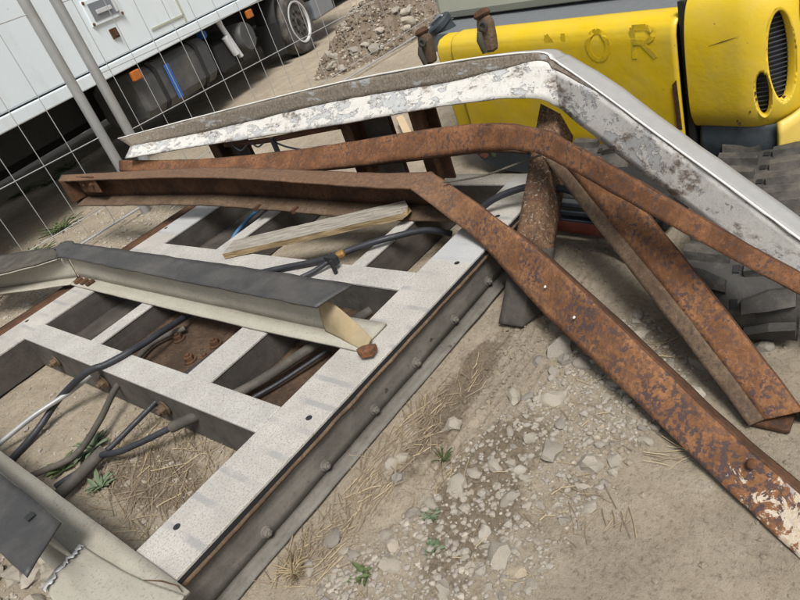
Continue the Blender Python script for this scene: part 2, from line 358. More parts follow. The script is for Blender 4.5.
def bolt(root, p, ax=(0, 0, 1), r=.02, mat='rustb', name='bolt'):
    m = MB(); m.lathe([(r*1.5, 0), (r*1.5, r*.25), (r*1.42, r*.3), (r*.95, r*.32)], p, ax, 14)
    o = m.build(name, mat, root, smooth=40)
    h = MB(); h.lathe([(r*1.05, r*.3), (r*1.05, r*1.15), (r*.9, r*1.3)], p, ax, 6); h.lathe([(r*.5, r*1.3), (r*.5, r*1.7), (r*.4, r*1.8)], p, ax, 10)
    h.build('nut', mat, o); return o

# ------------------------------------------------------------------ ground
def gh(x, y):
    d = 0.
    d += (.018 if y < 1.25 else .010) * fbm((x, y, .3), 1.6, 3) + .006 * fbm((x, y, 4.), 7, 3)
    # bank of loose soil beside the right rail, track prints
    if y < 1.75 and x < 3.4:
        k = max(0, 1 - abs(y - 1.22) / .28) * max(0, min(1, (x - .75) / .3)) * max(0, min(1, (2.3 - x) / .4))
        d += k * (.012 + .010 * math.sin((y + .05 * x + .02 * fbm((x, y, 9.), 3, 2)) * 150)) + k * .012 * abs(fbm((x, y, 2.), 14, 3))
    k2 = max(0, 1 - abs(x - 3.15) / .8) * max(0, 1 - abs(y - .5) / .7)
    d += min(1, 2.5 * k2) * .026 * (abs(math.sin((.8 * x + .5 * y) * 46)) - .5)
    e = max(0, min(1, (math.hypot(x - 1.2, y - 2.6) - 3.5) / 4)); d += e * .03 * fbm((x, y, 7.), .5, 3)
    if 1.3 < y < 1.8 or 3.6 < y < 4.4: d = min(d, .004)
    return d - .006
def axis(lo, a, b, hi, st, g=1.16):
    c = list(np.arange(a, b, st)); x, s = a, st; left = []
    while x > lo: s *= g; x -= s; left.append(x)
    x, s = b, st; right = [b]
    while x < hi: s *= g; x += s; right.append(x)
    return np.array(left[::-1] + c + right)
gx = axis(-160, -.3, 3.9, 220, .016); gy = axis(-160, -.2, 4.9, 220, .018)
GV = [(x, y, gh(x, y)) for y in gy for x in gx]; nx = len(gx)
GF = [(j*nx+i, j*nx+i+1, (j+1)*nx+i+1, (j+1)*nx+i) for j in range(len(gy)-1) for i in range(nx-1)]
ground = mesh_obj("ground", GV, GF, 'soil', None, (0, 0, 0), smooth=180); ground["kind"] = "structure"

def ico(sub, seed, flat=1., rough=.25, ang=False):
    bm = bmesh.new(); bmesh.ops.create_icosphere(bm, subdivisions=sub, radius=.5)
    rr = random.Random(seed); o = Vector((rr.random() * 50, rr.random() * 50, rr.random() * 50))
    if ang:
        for _ in range(7):
            n = Vector((rr.gauss(0, 1), rr.gauss(0, 1), rr.gauss(0, 1))).normalized(); dd = rr.uniform(.27, .4)
            for v in bm.verts:
                k = v.co.dot(n) - dd
                if k > 0: v.co -= n * k * .92
    for v in bm.verts:
        v.co += v.co.normalized() * rough * .5 * noise.fractal(v.co * 2.2 + o, 1., 2., 3); v.co.z *= flat
    V = [tuple(v.co) for v in bm.verts]; F = [tuple(v.index for v in f.verts) for f in bm.faces]; bm.free(); return V, F
SM = []
for i in range(14):
    V, F = ico(2, 100 + i, rnd.uniform(.6, .85), .5, i % 2 == 0); me = bpy.data.meshes.new("stone"); me.from_pydata(V, [], F)
    me.materials.append(M['pale' if i % 5 == 4 else 'stone']); me.polygons.foreach_set("use_smooth", [True]*len(F)); me.set_sharp_from_angle(angle=R(38)); SM.append(me)
def stone(x, y, d, parent=None, z=None, pale=None, sink=.30, el=None):
    parent = parent or ground
    me = SM[rnd.choice((4, 9))] if pale else rnd.choice([SM[i] for i in range(14) if i % 5 != 4])
    o = bpy.data.objects.new("stone", me); COL.objects.link(o); o.parent = parent
    zz = (gh(x, y) if z is None else z) + d * (.30 - sink)
    e = el or rnd.uniform(.7, 1.3)
    o.location = Vector((x, y, zz)) - ORG[parent.name]; o.scale = (d * e, d / e, d * rnd.uniform(.75, 1.05)); o.rotation_euler = (rnd.uniform(-.3, .3), rnd.uniform(-.3, .3), rnd.uniform(0, 6.28)); return o
big = [(0.602, 1.372, 0.068),(0.483, 1.375, 0.054),(0.586, 1.313, 0.042),(0.918, 1.103, 0.068),(0.981, 1.074, 0.044),(1.368, 0.993, 0.089),(1.611, 1.083, 0.104),(1.15, 0.89, 0.087),(0.773, 0.863, 0.082),(0.74, 0.798, 0.053),(1.133, 0.758, 0.071),(1.881, 0.9, 0.053),(0.605, 0.946, 0.059),(0.81, 0.937, 0.046),(1.036, 1.032, 0.057),(1.326, 1.123, 0.063),(1.05, 0.95, 0.043),(1.522, 1.129, 0.051),(1.42, 0.83, 0.046),(1.568, 0.966, 0.078),(1.493, 0.836, 0.047),(1.093, 0.691, 0.034),(1.262, 0.916, 0.045),(0.939, 0.924, 0.053),(1.226, 0.766, 0.043),(1.274, 0.637, 0.047),(0.916, 1.377, 0.058),(0.949, 1.353, 0.047),(0.875, 1.309, 0.046),(0.682, 1.226, 0.042),(0.661, 1.173, 0.047),(0.605, 1.137, 0.058),(1.337, 0.638, 0.042),(1.123, 1.245, 0.055),(1.171, 0.978, 0.045),(0.778, 0.912, 0.028),(1.077, 0.78, 0.029),(0.864, 1.031, 0.03),(0.958, 0.834, 0.029),(1.432, 0.761, 0.045),(1.782, 0.848, 0.072),(1.489, 0.584, 0.093),(1.627, 0.697, 0.047),(1.796, 0.461, 0.078),(1.654, 0.604, 0.059),(1.753, 0.524, 0.046)]
placed = []
for i, (x, y, d) in enumerate(big):
    stone(x, y, d * 1.05, pale=(i in (4, 5, 13, 21, 35)), sink=.28); placed.append((x, y, d))
def inpoly(x, y, P):
    c = False; n = len(P)
    for i in range(n):
        x1, y1 = P[i]; x2, y2 = P[i - 1]
        if (y1 > y) != (y2 > y) and x < (x2 - x1) * (y - y1) / (y2 - y1) + x1: c = not c
    return c
RUB = [(0.5, 0.98), (0.36, 1.36), (0.8, 1.2), (1.1, 1.15), (1.5, 1.06), (1.95, 0.9), (1.62, 0.6), (1.25, 0.66), (1.04, 0.7), (0.72, 0.72)]
def rp(P):
    xs = [p[0] for p in P]; ys = [p[1] for p in P]
    while True:
        x, y = rnd.uniform(min(xs), max(xs)), rnd.uniform(min(ys), max(ys))
        if inpoly(x, y, P): return x, y
k = 0
while k < 200:
    x, y = rp(RUB); d = min(.06, rnd.lognormvariate(math.log(.026), .5))
    if any(math.hypot(x - a, y - b) < (d + c) * .42 for a, b, c in placed): k += .15; continue
    stone(x, y, d, pale=rnd.random() < .16); placed.append((x, y, d)); k += 1
LEFT = [(-0.15, 2.3), (-0.1, 2.75), (0.16, 2.5), (0.12, 1.95), (0, 1.85)]
for _ in range(40):
    x, y = rp(LEFT); stone(x, y, rnd.uniform(.03, .085), pale=rnd.random() < .45, z=.005)
for _ in range(18):
    x, y = rnd.uniform(.35, .7), rnd.uniform(2.05, 3.4); stone(x, y, rnd.uniform(.02, .04), pale=rnd.random() < .5)
# gravel: small pebbles nobody could count
def scatter(name, fn, count, mat, shapes, parent):
    V = []; F = []
    for _ in range(count):
        x, y, z, s = fn(); sv, sf = rnd.choice(shapes); a = rnd.uniform(0, 6.28); ca, sa = math.cos(a), math.sin(a); k = len(V); e = rnd.uniform(.7, 1.3)
        for p in sv: V.append((x + s*(p[0]*ca*e - p[1]*sa), y + s*(p[0]*sa*e + p[1]*ca), z + s*p[2]))
        F += [tuple(i + k for i in f) for f in sf]
    o = mesh_obj(name, V, F, mat, parent); o["kind"] = "stuff"; return o
peb = [ico(1, 300 + i, .75, .32) for i in range(8)]
def gfn():
    q = rnd.random()
    if q < .58: x, y = rp(RUB); s = rnd.lognormvariate(math.log(.0115), .42)
    elif q < .70: x, y = rnd.uniform(.3, 2.6), rnd.uniform(.1, 1.5); s = rnd.lognormvariate(math.log(.0045), .4)
    elif q < .88: x, y = rnd.uniform(.2, .72), rnd.uniform(1.8, 3.8); s = rnd.lognormvariate(math.log(.008), .5)
    elif q < .93: x, y = rp(LEFT); s = rnd.lognormvariate(math.log(.014), .5)
    else: x, y = rnd.uniform(.7, 3.5), rnd.uniform(4.3, 6.5); s = rnd.lognormvariate(math.log(.018), .45)
    return x, y, gh(x, y) + .1 * s, min(s, .035)
scatter("gravel", gfn, 2900, 'stone', peb, ground)
scatter("pale_gravel", gfn, 250, 'pale', peb, ground)
def cfn():
    q = rnd.random()
    if q < .45: x, y = rnd.uniform(.5, 2.3), rnd.gauss(1.28, .12)
    elif q < .75: x, y = rp(RUB)
    elif q < .9: x, y = rnd.uniform(.4, 2.6), rnd.uniform(.1, 1.2)
    else: x, y = rnd.uniform(.2, .72), rnd.uniform(1.85, 3.8)
    s_ = min(.03, rnd.lognormvariate(math.log(.0075), .55)); return x, y, gh(x, y), s_
scatter("soil_crumbs", cfn, 5200, 'soil', peb, ground)
def ofn():
    x, y = rnd.uniform(.5, 3.2), 4.45 + abs(rnd.gauss(0, .9)); return x, y, gh(x, y), min(.05, rnd.lognormvariate(math.log(.017), .5))
scatter("gravel", ofn, 1500, 'pale', peb, ground); scatter("gravel", ofn, 900, 'stone', peb, ground)
# dry straw and stalks
def stalks(name, fn, count, mat, r0):
    V = []; F = []
    for _ in range(count):
        x, y, a, L, lift = fn(); n = 4; r = r0 * rnd.uniform(.6, 1.3); c = rnd.gauss(0, .22); k = len(V); px, py = x, y; z0 = gh(x, y)
        for i in range(n):
            t = i / (n - 1); ang = a + c * t; 
            if i: px += math.cos(ang) * L / (n-1); py += math.sin(ang) * L / (n-1)
            z = z0 + r + .003 + lift * t * L + .004 * rnd.random(); nx_, ny_ = -math.sin(ang), math.cos(ang)
            V += [(px + nx_*r, py + ny_*r, z), (px - nx_*r, py - ny_*r, z), (px, py, z + 1.6*r)]
        for i in range(n - 1):
            b = k + 3*i
            F += [(b, b+3, b+4, b+1), (b+1, b+4, b+5, b+2), (b+2, b+5, b+3, b)]
    o = mesh_obj(name, V, F, mat, ground); o["kind"] = "stuff"; return o
SIN = [(.3, 2.7), (.72, 2.62), (.72, 1.98), (.28, 1.95)]; SRI = [(.35, 1.46), (1.35, 1.46), (1.2, 1.3), (.45, 1.3)]
tuft = [(.93, 1.15, .35), (1.0, 1.19, .3), (.90, .70, .4), (.97, .62, .5), (1.25, .52, 2.0), (.62, 1.33, 2.4), (1.35, 1.34, .2), (1.3, 1.3, .3), (1.75, .72, 2.6), (.5, 1.42, .8), (1.05, .72, 1.6), (.75, 1.36, .2), (1.1, 1.36, .4)]
def sfn():
    q = rnd.random()
    if q < .30: x, y = rp(SIN); return x, y, rnd.gauss(1.0, .7), rnd.uniform(.04, .17), rnd.uniform(0, .12)
    if q < .62: x, y = rp(SRI); return x, y, rnd.gauss(.2, .7), rnd.uniform(.03, .10), rnd.uniform(0, .15)
    if q < .82:
        t = rnd.choice(tuft); return t[0] + rnd.gauss(0, .035), t[1] + rnd.gauss(0, .03), t[2] + rnd.gauss(0, .45), rnd.uniform(.03, .10), rnd.uniform(0, .10)
    if q < .9: x, y = rp(RUB); return x, y, rnd.uniform(0, 6.28), rnd.uniform(.02, .06), .05
    x, y = rnd.uniform(.8, 3), rnd.uniform(4.3, 6); return x, y, rnd.uniform(0, 6.28), rnd.uniform(.05, .2), .1
stalks("dry_straw", sfn, 230, 'straw', .0013); stalks("dry_stalks", sfn, 900, 'twig', .0011)

def leafplant(x, y, n, L, w, label, mat='weed', spread=1., name="weed_plant", z=0, group=None, cat="weed"):
    V = []; F = []
    for i in range(n):
        a = rnd.uniform(0, 6.28); l = L * rnd.uniform(.55, 1.1); up = rnd.uniform(.35, 1.1) / spread; ox, oy = rnd.gauss(0, L*.12*spread), rnd.gauss(0, L*.12*spread); k = len(V); m = 5
        for j in range(m):
            t = j / (m - 1); d = l * t; hz = l * up * (t - .55*t*t); ww = w * math.sin(math.pi * min(.97, t*.86+.1)) * .5
            cx, cy = x + ox + math.cos(a)*d, y + oy + math.sin(a)*d
            V += [(cx - math.sin(a)*ww, cy + math.cos(a)*ww, z + gh(x, y) + hz + .003), (cx, cy, z + gh(x, y) + hz - .002), (cx + math.sin(a)*ww, cy - math.cos(a)*ww, z + gh(x, y) + hz + .003)]
        for j in range(m - 1):
            b = k + 3*j; F += [(b, b+1, b+4, b+3), (b+1, b+2, b+5, b+4)]
    o = mesh_obj(name, V, F, mat, None, (x, y, gh(x, y))); return tag(o, label, cat, group)
leafplant(.47, 2.76, 26, .10, .022, "grey-green leafy weed under the black cable fork inside the frame")
leafplant(.36, 2.50, 16, .075, .02, "small grey-green weed behind the pale gusseted beam, under the thick cable sleeve")
leafplant(.33, 2.80, 9, .09, .035, "few broad green leaves beside the pale beam's rear flange", 'moss')
leafplant(.80, 1.12, 34, .032, .013, "low green seedlings among pebbles by the rounded grey boulder", 'weed', 2.2)
leafplant(.71, 1.05, 22, .03, .012, "sparse green seedlings on soil between the pale pebbles and frame", 'weed', 2.4)
leafplant(.55, 1.20, 22, .04, .013, "green sprouts among stones near the lower end of the right rail", 'moss', 2)
leafplant(.985, 1.20, 18, .05, .003, "tuft of bright green grass blades at the end of bent straw", 'moss', .5, "grass_tuft", cat="grass")
leafplant(.45, 1.40, 46, .06, .0035, "dry yellowish grass clump against the right rail's bottom flange", 'straw', .7, "grass_tuft", cat="grass")
leafplant(1.46, 4.55, 50, .14, .012, "green grass tuft beside the kinked end of the rubber-topped beam", 'moss', 1.2, "grass_tuft", cat="grass")
WL = ['low green weed at the fence foot nearest the kinked beam end', 'low green weed just outside the mesh fence beyond the kinked beam', 'low weed clump between the fence and the truck shade', 'green weed in the middle of the mossy kerb under the truck', 'green weed at the kerb stone close to the fuel tank', 'green weed at the end of the mossy kerb farthest from the fuel tank']
for i, (x, y) in enumerate([(1.2, 5.6), (1.55, 5.9), (2.0, 6.3), (2.9, 8.6), (3.3, 8.8), (2.6, 8.75)]):
    leafplant(x, y, 46, .2, .016, WL[i], 'moss', 1.5)

# ------------------------------------------------------------------ the pale ladder frame
fr = thing("ladder_frame", (1.2, 2.85, 0), "low steel ladder frame with speckled grey deck plates lying on the soil", "steel frame")
def rail(v0, v1, vo, sgn, u0, u1, holes, bolts):
    # v0..v1 deck plate, sgn = outer side direction in v
    p = MB(); p.box((u0, min(v0, v1), .188), (u1, max(v0, v1), .2)); pl = p.build("deck_plate", 'plate', fr, bevel=.0025)
    for u, v in holes:
        h = MB(); h.lathe([(.012, 0), (.012, .0012)], (u, v, .2003), (0, 0, 1), 16); h.build("bolt_hole", 'black', pl)
    oe = v0
    a = MB(); a.box((u0 - .02, min(oe, oe - sgn * .06) , .170), (u1, max(oe, oe - sgn * .06), .186)); a.build("rubber_strip", 'black', fr)
    e = oe + sgn * .008; wv = oe - sgn * .018
    n = 70; us = np.linspace(u0 - .35, u1, n)
    rr = lambda v, z: [(u, v, z) for u in np.linspace(u0 - .35, u1, 8)]
    V, F, _ = loft([rr(wv - sgn*.03, .166), rr(e, .164)], n, 3, .004, 14); solid(mesh_obj("top_flange", V, F, 'rustd', fr, smooth=40), .012, 0)
    V, F, _ = loft([rr(wv, .165), rr(wv, .010)], n, 4, .0025, 5); solid(mesh_obj("web", V, F, 'chan', fr, smooth=40), .009, 0)
    V, F, _ = loft([rr(wv, .010), rr(oe + sgn*.045, .006)], n, 3, .003, 7); solid(mesh_obj("bottom_flange", V, F, 'chan', fr, smooth=40), .012, 0)
    for u in bolts: bolt(fr, (u, wv + sgn * .005, .05), (0, sgn, 0), .014, 'chan')
    # inner web of the deck section
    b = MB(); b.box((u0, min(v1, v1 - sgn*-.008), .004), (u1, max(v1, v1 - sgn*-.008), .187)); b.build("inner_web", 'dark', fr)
rail(1.548, 1.77, 0, -1, .12, 2.62, [(0.85, 1.615), (1.336, 1.722), (0.334, 1.71), (1.809, 1.617), (2.2, 1.64)], (.5, .79, 1.07, 1.34, 1.62, 1.9))
rail(4.126, 3.873, 0, 1, -.1, 2.62, [(0.836, 4.082), (1.882, 4.095), (1.35, 4.0)], (.6, 1.2, 1.8))
def crossbar(u0, u1, name="crossbar"):
    m = MB(); m.box((u0, 1.7705, .19), (u1, 3.8725, .2015)); c = m.build(name, 'cross', fr, bevel=.003)
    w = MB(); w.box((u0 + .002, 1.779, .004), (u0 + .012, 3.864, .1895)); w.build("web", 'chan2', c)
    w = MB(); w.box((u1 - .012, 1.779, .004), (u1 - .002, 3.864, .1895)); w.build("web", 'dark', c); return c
c1 = crossbar(.726, .855); c2 = crossbar(1.581, 1.712)
for v in (3.55, 3.0, 2.45): bolt(c1, (.724, v, .11), (-1, 0, 0), .024, 'rustd')
c3 = crossbar(2.50, 2.62)
def stringer(v0, v1, u0, u1):
    m = MB(); m.box((u0, v0, .186), (u1, v1, .198)); s_ = m.build("stringer", 'cross', fr, bevel=.003)
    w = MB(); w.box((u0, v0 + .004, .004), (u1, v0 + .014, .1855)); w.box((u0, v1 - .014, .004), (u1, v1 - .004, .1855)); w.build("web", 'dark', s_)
for u0, u1 in ((.8555, 1.5805), (1.7125, 2.4995)):
    stringer(3.19, 3.29, u0, u1); stringer(2.22, 2.39, u0, u1) if u0 < 1 else stringer(2.09, 2.17, u0, u1)
def sheet(name, u0, u1, v0, v1, z, mat):
    n = 26; V, F, _ = loft([[(u, v0, z) for u in np.linspace(u0, u1, 5)], [(u, v1, z) for u in np.linspace(u0, u1, 5)]], n, 26, .012, 4)
    return solid(mesh_obj(name, V, F, mat, fr, smooth=180), .006)
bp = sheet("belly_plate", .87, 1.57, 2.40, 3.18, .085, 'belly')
for u, v in ((1.03, 2.56), (1.0, 2.66), (1.13, 2.62), (1.1, 2.9)): bolt(bp, (u, v, .088), (0, 0, 1), .022, 'rustb')
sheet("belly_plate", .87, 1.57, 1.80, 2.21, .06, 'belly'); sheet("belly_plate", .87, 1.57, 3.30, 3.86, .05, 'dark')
sheet("belly_plate", 1.72, 2.49, 3.30, 3.86, .05, 'dark')  # dark sheets added in the left bays to paint their deep shade
V, F, _ = loft([[(u, 4.22, .17) for u in np.linspace(-.2, 2.6, 6)], [(u, 4.36, .165) for u in np.linspace(-.2, 2.6, 6)]], 40, 3, .004)
solid(mesh_obj("outer_flange", V, F, 'rustb', fr, smooth=40), .014)
V, F, _ = loft([[(u, 4.30, .16) for u in np.linspace(-.2, 2.6, 6)], [(u, 4.30, .004) for u in np.linspace(-.2, 2.6, 6)]], 40, 3, .003)
solid(mesh_obj("outer_web", V, F, 'rustb', fr, smooth=40), .012)

# ------------------------------------------------------------------ rubber-topped beams lying across the frame
b1 = thing("cross_beam", (1.25, 2.8, .2), "grey I-beam topped with black rubber, kinked at one end, lying across the frame's middle", "steel beam")
def L(*p): return list(p)
tf = L((1.205, 1.83, .372), (1.21, 2.35, .374), (1.222, 3.2, .374), (1.232, 4.1, .374), (1.215, 4.2, .372)); tb = L((1.352, 1.81, .37), (1.362, 2.5, .372), (1.364, 3.3, .372), (1.365, 4.22, .374), (1.345, 4.34, .372))
bf = L((1.19, 1.66, .208), (1.176, 2.35, .208), (1.176, 3.2, .208), (1.18, 4.0, .208), (1.182, 4.18, .208)); bb_ = [(x + .17, y, z) for x, y, z in bf]
wb = L((1.262, 1.88, .212), (1.262, 2.4, .212), (1.262, 3.2, .212), (1.265, 4.05, .212), (1.26, 4.19, .212)); wt = [(x + .015, y, .366) for x, y, z in wb]
strips([tf, tb], ["top_flange"], ['beige'], b1, .008, 60, 4, .003)
up = lambda P, dz: [(x, y, z + dz) for x, y, z in P]
V, F, _ = loft([[(x - .008, y - (.02 if i == 0 else 0), z + .012) for i, (x, y, z) in enumerate(tf)], [(x + .008, y - (.05 if i == 0 else 0), z + .012) for i, (x, y, z) in enumerate(tb)]], 70, 5, .005, 9)
solid(mesh_obj("rubber_strip", V, F, 'rubber', b1, smooth=60), .008, 0)
strips([wt, wb], ["web"], ['beige'], b1, .009, 60, 4, .003); strips([bf, bb_], ["bottom_flange"], ['beige'], b1, .011, 60, 4, .002)
# flared gusset at the cut end
gt = [(1.277, 1.90, .366), (1.29, 1.835, .335), (1.285, 1.74, .262), (1.25, 1.64, .225)]; gm = [(1.258, 1.90, .28), (1.25, 1.83, .262), (1.24, 1.74, .235), (1.225, 1.635, .221)]; gb = [(1.25, 1.90, .214), (1.23, 1.80, .214), (1.21, 1.72, .214), (1.19, 1.625, .216)]
V, F, _ = loft([gt, gm, gb], 24, 6, .003); solid(mesh_obj("gusset", V, F, 'ochre', b1, smooth=60), .007, 0)
br = MB(); br.prism([(0, 0), (.05, -.01), (.075, .03), (.06, .06), (.03, .05), (.015, .03)], 0, .03, lambda x, y, h: (1.175 - x*.9 + .04, 1.60 + y - .02, .2165 + h)); br.build("rusty_bracket", 'rust', b1, bevel=.006)
# kinked end beyond the left rail
k_tf = [(1.205, 4.21, .372), (1.10, 4.40, .365), (.96, 4.68, .36), (.80, 5.0, .35)]; k_tb = [(1.335, 4.345, .37), (1.26, 4.62, .368), (1.16, 5.0, .36), (1.05, 5.5, .355)]
V, F, _ = loft([up(k_tf, .012), up(k_tb, .012)], 30, 5, .005, 9); solid(mesh_obj("rubber_strip", V, F, 'olive', b1, smooth=60), .008, 0)
strips([k_tf, k_tb], ["top_flange"], ['beige'], b1, .008, 30, 4, .003)
k_wt = [(1.265, 4.2, .365), (1.18, 4.45, .36), (1.06, 4.8, .352), (.93, 5.2, .344)]; k_wb = [(1.25, 4.2, .214), (1.165, 4.47, .212), (1.045, 4.84, .206), (.92, 5.24, .20)]; k_bf = [(1.18, 4.19, .208), (1.09, 4.44, .206), (.985, 4.78, .2), (.85, 5.15, .195)]
strips([k_wt, k_wb, k_bf], ["web", "bottom_flange"], ['beige', 'beige'], b1, .009, 30, 4, .003)
V, F, _ = loft([[(1.36, 4.2, .386), (1.37, 4.32, .40), (1.35, 4.43, .39)], [(1.22, 4.20, .385), (1.26, 4.29, .405), (1.28, 4.40, .388)]], 16, 5, .008, 14); solid(mesh_obj("torn_rubber_flap", V, F, 'rubber', b1, smooth=60), .006, 0)
for i, (u, v) in enumerate([(1.215, 4.10), (1.22, 4.03), (1.22, 3.95)]):
    m = MB(); m.box((u - .03, v - .012, .2142), (u + .025, v + .02, .236)); m.build("rusty_clip", 'rustb', b1, bevel=.006)

b2 = thing("cross_beam", (.12, 2.2, .2), "pale I-beam with black rubber strip and torn flared gusset across the frame's near end", "steel beam")
vs = [1.46, 1.9, 2.4, 3.0, 3.8]
strips([[(.04, v, .2085) for v in vs], [(.212, v, .2085) for v in vs]], ["bottom_flange"], ['beige'], b2, .011, 60, 5, .002)
vs2 = [1.92, 2.2, 2.6, 3.1, 3.8]
strips([[(.10, v, .214) for v in vs2], [(.075, v, .352) for v in vs2]], ["web"], ['beige'], b2, .009, 40, 4, .003)
strips([[(-.008, v - .05, .355) for v in vs2], [(.135, v, .355) for v in vs2]], ["top_flange"], ['beige'], b2, .008, 50, 4, .003)
V, F, _ = loft([[(-.02, v - (.11 if i == 0 else .06), .368) for i, v in enumerate(vs2)], [(.132, v - (.02 if i == 0 else 0), .368) for i, v in enumerate(vs2)]], 50, 6, .006, 9)
solid(mesh_obj("rubber_strip", V, F, 'rubber', b2, smooth=60), .008, 0)
ga = [(.136, 1.98, .218), (.145, 1.80, .219), (.165, 1.62, .220), (.195, 1.45, .220)]; gbm = [(.09, 1.93, .236), (.095, 1.76, .230), (.115, 1.6, .226), (.14, 1.43, .224)]; gc = [(.052, 1.90, .262), (.04, 1.73, .246), (.045, 1.58, .236), (.07, 1.40, .230)]; gd = [(.0, 1.88, .262), (-.03, 1.70, .246), (-.04, 1.55, .236), (-.03, 1.38, .23)]
V, F, _ = loft([ga, gbm, gc, gd], 40, 8, .004, 8); solid(mesh_obj("gusset", V, F, 'beige', b2, smooth=60), .007, 0)
tv = []; tr = random.Random(3)
for i in range(26):
    t = i / 25; tv.append((.136 - .15 * t + tr.uniform(-.003, .003), 1.955 - .11 * t + .010 * tr.uniform(0, 1) + .004 * math.sin(t * 23), .226 + .045 * math.sin(t * 1.6)))
V, F, _ = loft([tv, [(x + tr.uniform(-.002, .002), y - .016 - .010 * tr.random(), z + .003) for x, y, z in tv]], 60, 2, .003, 30); solid(mesh_obj("torn_edge", V, F, 'torn', b2, smooth=50), .0015, 0)
cr = MB(); cr.tube([(.165, 1.62, .2235), (.19, 1.56, .224), (.205, 1.50, .222), (.2, 1.47, .22)], [.001, .0022, .0018, .001], 6); cr.build("rust_crack", 'rustb', b2)
ct = MB(); ct.box((.08, 2.02, .3725), (.105, 2.05, .3765)); ct.build("rubber_chip", 'black', b2)

# ------------------------------------------------------------------ bent rusty steel
def crease(P, i, t=.06):
    P = [np.array(p, float) for p in P]; return [tuple(p) for p in P[:i] + [P[i] + (P[i-1] - P[i]) * t, P[i], P[i] + (P[i+1] - P[i]) * t] + P[i+1:]]
def straighten(P, i, j):
    a, b = np.array(P[i]), np.array(P[j]); return P[:i+1] + [tuple(np.array(P[k_]) * .25 + .75 * (a + (b - a) * (k_ - i) / (j - i))) for k_ in range(i+1, j)] + P[j:]
r2 = thing("bent_channel", (2.1, 2.6, .2), "long rusty C-channel lying across the frame, its far arm bent down to the soil", "steel channel")
A = L((1.80, 5.12, .60), (2.0, 3.57, .515), (2.085, 2.35, .412), (2.115, 2.03, .385), (2.03, 1.80, .302), (1.938, 1.572, .223), (1.682, 1.175, .123), (1.478, .859, .083), (1.328, .626, .055), (1.154, .356, .02), (.98, .08, -.01))
B = L((1.88, 5.22, .605), (2.11, 3.62, .52), (2.215, 2.42, .42), (2.245, 1.99, .402), (2.105, 1.73, .374), (1.965, 1.47, .328), (1.826, 1.213, .278), (1.624, .90, .209), (1.474, .668, .148), (1.295, .39, .08), (1.11, .10, .05))
Cc = L((1.89, 5.22, .42), (2.11, 3.67, .335), (2.225, 2.42, .235), (2.26, 1.96, .215), (2.17, 1.75, .23), (2.06, 1.52, .245), (1.925, 1.275, .218), (1.705, .935, .160), (1.55, .69, .102), (1.36, .405, .04), (1.175, .11, .015))
Cc0 = Cc
A, B, Cc = crease(A, 3), crease(B, 3), crease(Cc, 3)
V, F, _ = loft([A, B], 170, 8, .003, 10); solid(mesh_obj("top_flange", V, F, 'arm', r2, smooth=50), .011, 0)
V, F, _ = loft([B, Cc], 130, 5, .003, 8); solid(mesh_obj("web", V, F, 'rustb', r2, smooth=50), .011, 0)
Dd = L((1.80, 5.06, .395), (1.995, 3.71, .32), (2.10, 2.40, .215), (2.125, 1.95, .207), (2.12, 1.80, .212))
V, F, _ = loft([Cc0[:5], Dd], 70, 4, .005, 8); solid(mesh_obj("bottom_flange", V, F, 'rustd', r2, smooth=50), .011, 0)
jp = MB(); jp.box((1.865, 4.70, .47), (1.879, 4.98, .60)); jp.build("joint_plate", 'rustb', r2, bevel=.006)
for v in (4.76, 4.87): bolt(r2, (1.866, v, .54), (-1, 0, 0), .014, 'rustb')
le = MB(); le.box((1.80, 5.06, .42), (1.90, 5.12, .60)); le.build("end_stiffener", 'rustb', r2, bevel=.006)
for u, v in ((2.018, 3.2, ), (2.05, 2.9)):
    m = MB(); m.box((u, v, .317 - (3.7 - v) * .08), (u + .05, v + .02, .329 - (3.7 - v) * .08 + .012)); m.build("slot_edge", 'rustb', r2)

m = MB(); m.lathe([(.015, 0), (.014, .004), (.008, .007), (.003, .008)], (1.232, .345, .082), (-.45, .35, .82), 10); m.build("red_paint_blob", 'rust', r2, smooth=60)
for (x, y, z) in ((1.60, .99, .172), (1.71, 1.15, .205)):
    m = MB(); m.lathe([(.006, 0), (.005, .002), (.002, .003)], (x, y, z), (-.5, .3, .8), 7); m.build("white_speck", 'ringwhite', r2, smooth=60)

r1 = thing("bent_angle", (2.35, 2.5, .4), "orange rusty angle bar arching over the pile below the white peeling rail", "angle bar")
lo = L((2.270, 5.160, 0.440), (2.280, 4.000, 0.410), (2.285, 3.030, 0.405), (2.286, 2.200, 0.454), (2.287, 1.712, 0.487), (2.192, 1.404, 0.520), (2.045, 1.184, 0.534), (1.926, 0.982, 0.500), (1.818, 0.775, 0.448), (1.695, 0.533, 0.400), (1.539, 0.245, 0.376))
to = L((2.320, 5.180, 0.505), (2.360, 4.120, 0.468), (2.400, 3.070, 0.486), (2.367, 2.018, 0.570), (2.315, 1.640, 0.600), (2.220, 1.341, 0.602), (2.065, 1.136, 0.607), (1.949, 0.939, 0.581), (1.847, 0.743, 0.524), (1.731, 0.509, 0.453), (1.588, 0.245, 0.394))
lo, to = straighten(lo, 6, 10), straighten(to, 6, 10)
V, F, _ = loft([lo, to], 120, 5, .0025, 11); solid(mesh_obj("front_leg", V, F, 'rust', r1, smooth=50), .010, 0)
V, F, _ = loft([to, [(x + .035, y + .005, z - .06) for x, y, z in to]], 120, 3, .004, 9); solid(mesh_obj("top_leg", V, F, 'rustb', r1, smooth=50), .010, 0)
V, F, _ = loft([lo[:6], [(x + .045, y + .02, z - .03) for x, y, z in lo[:6]]], 60, 2, .002, 9); solid(mesh_obj("lower_lip", V, F, 'rustb', r1, smooth=50), .008, 0)

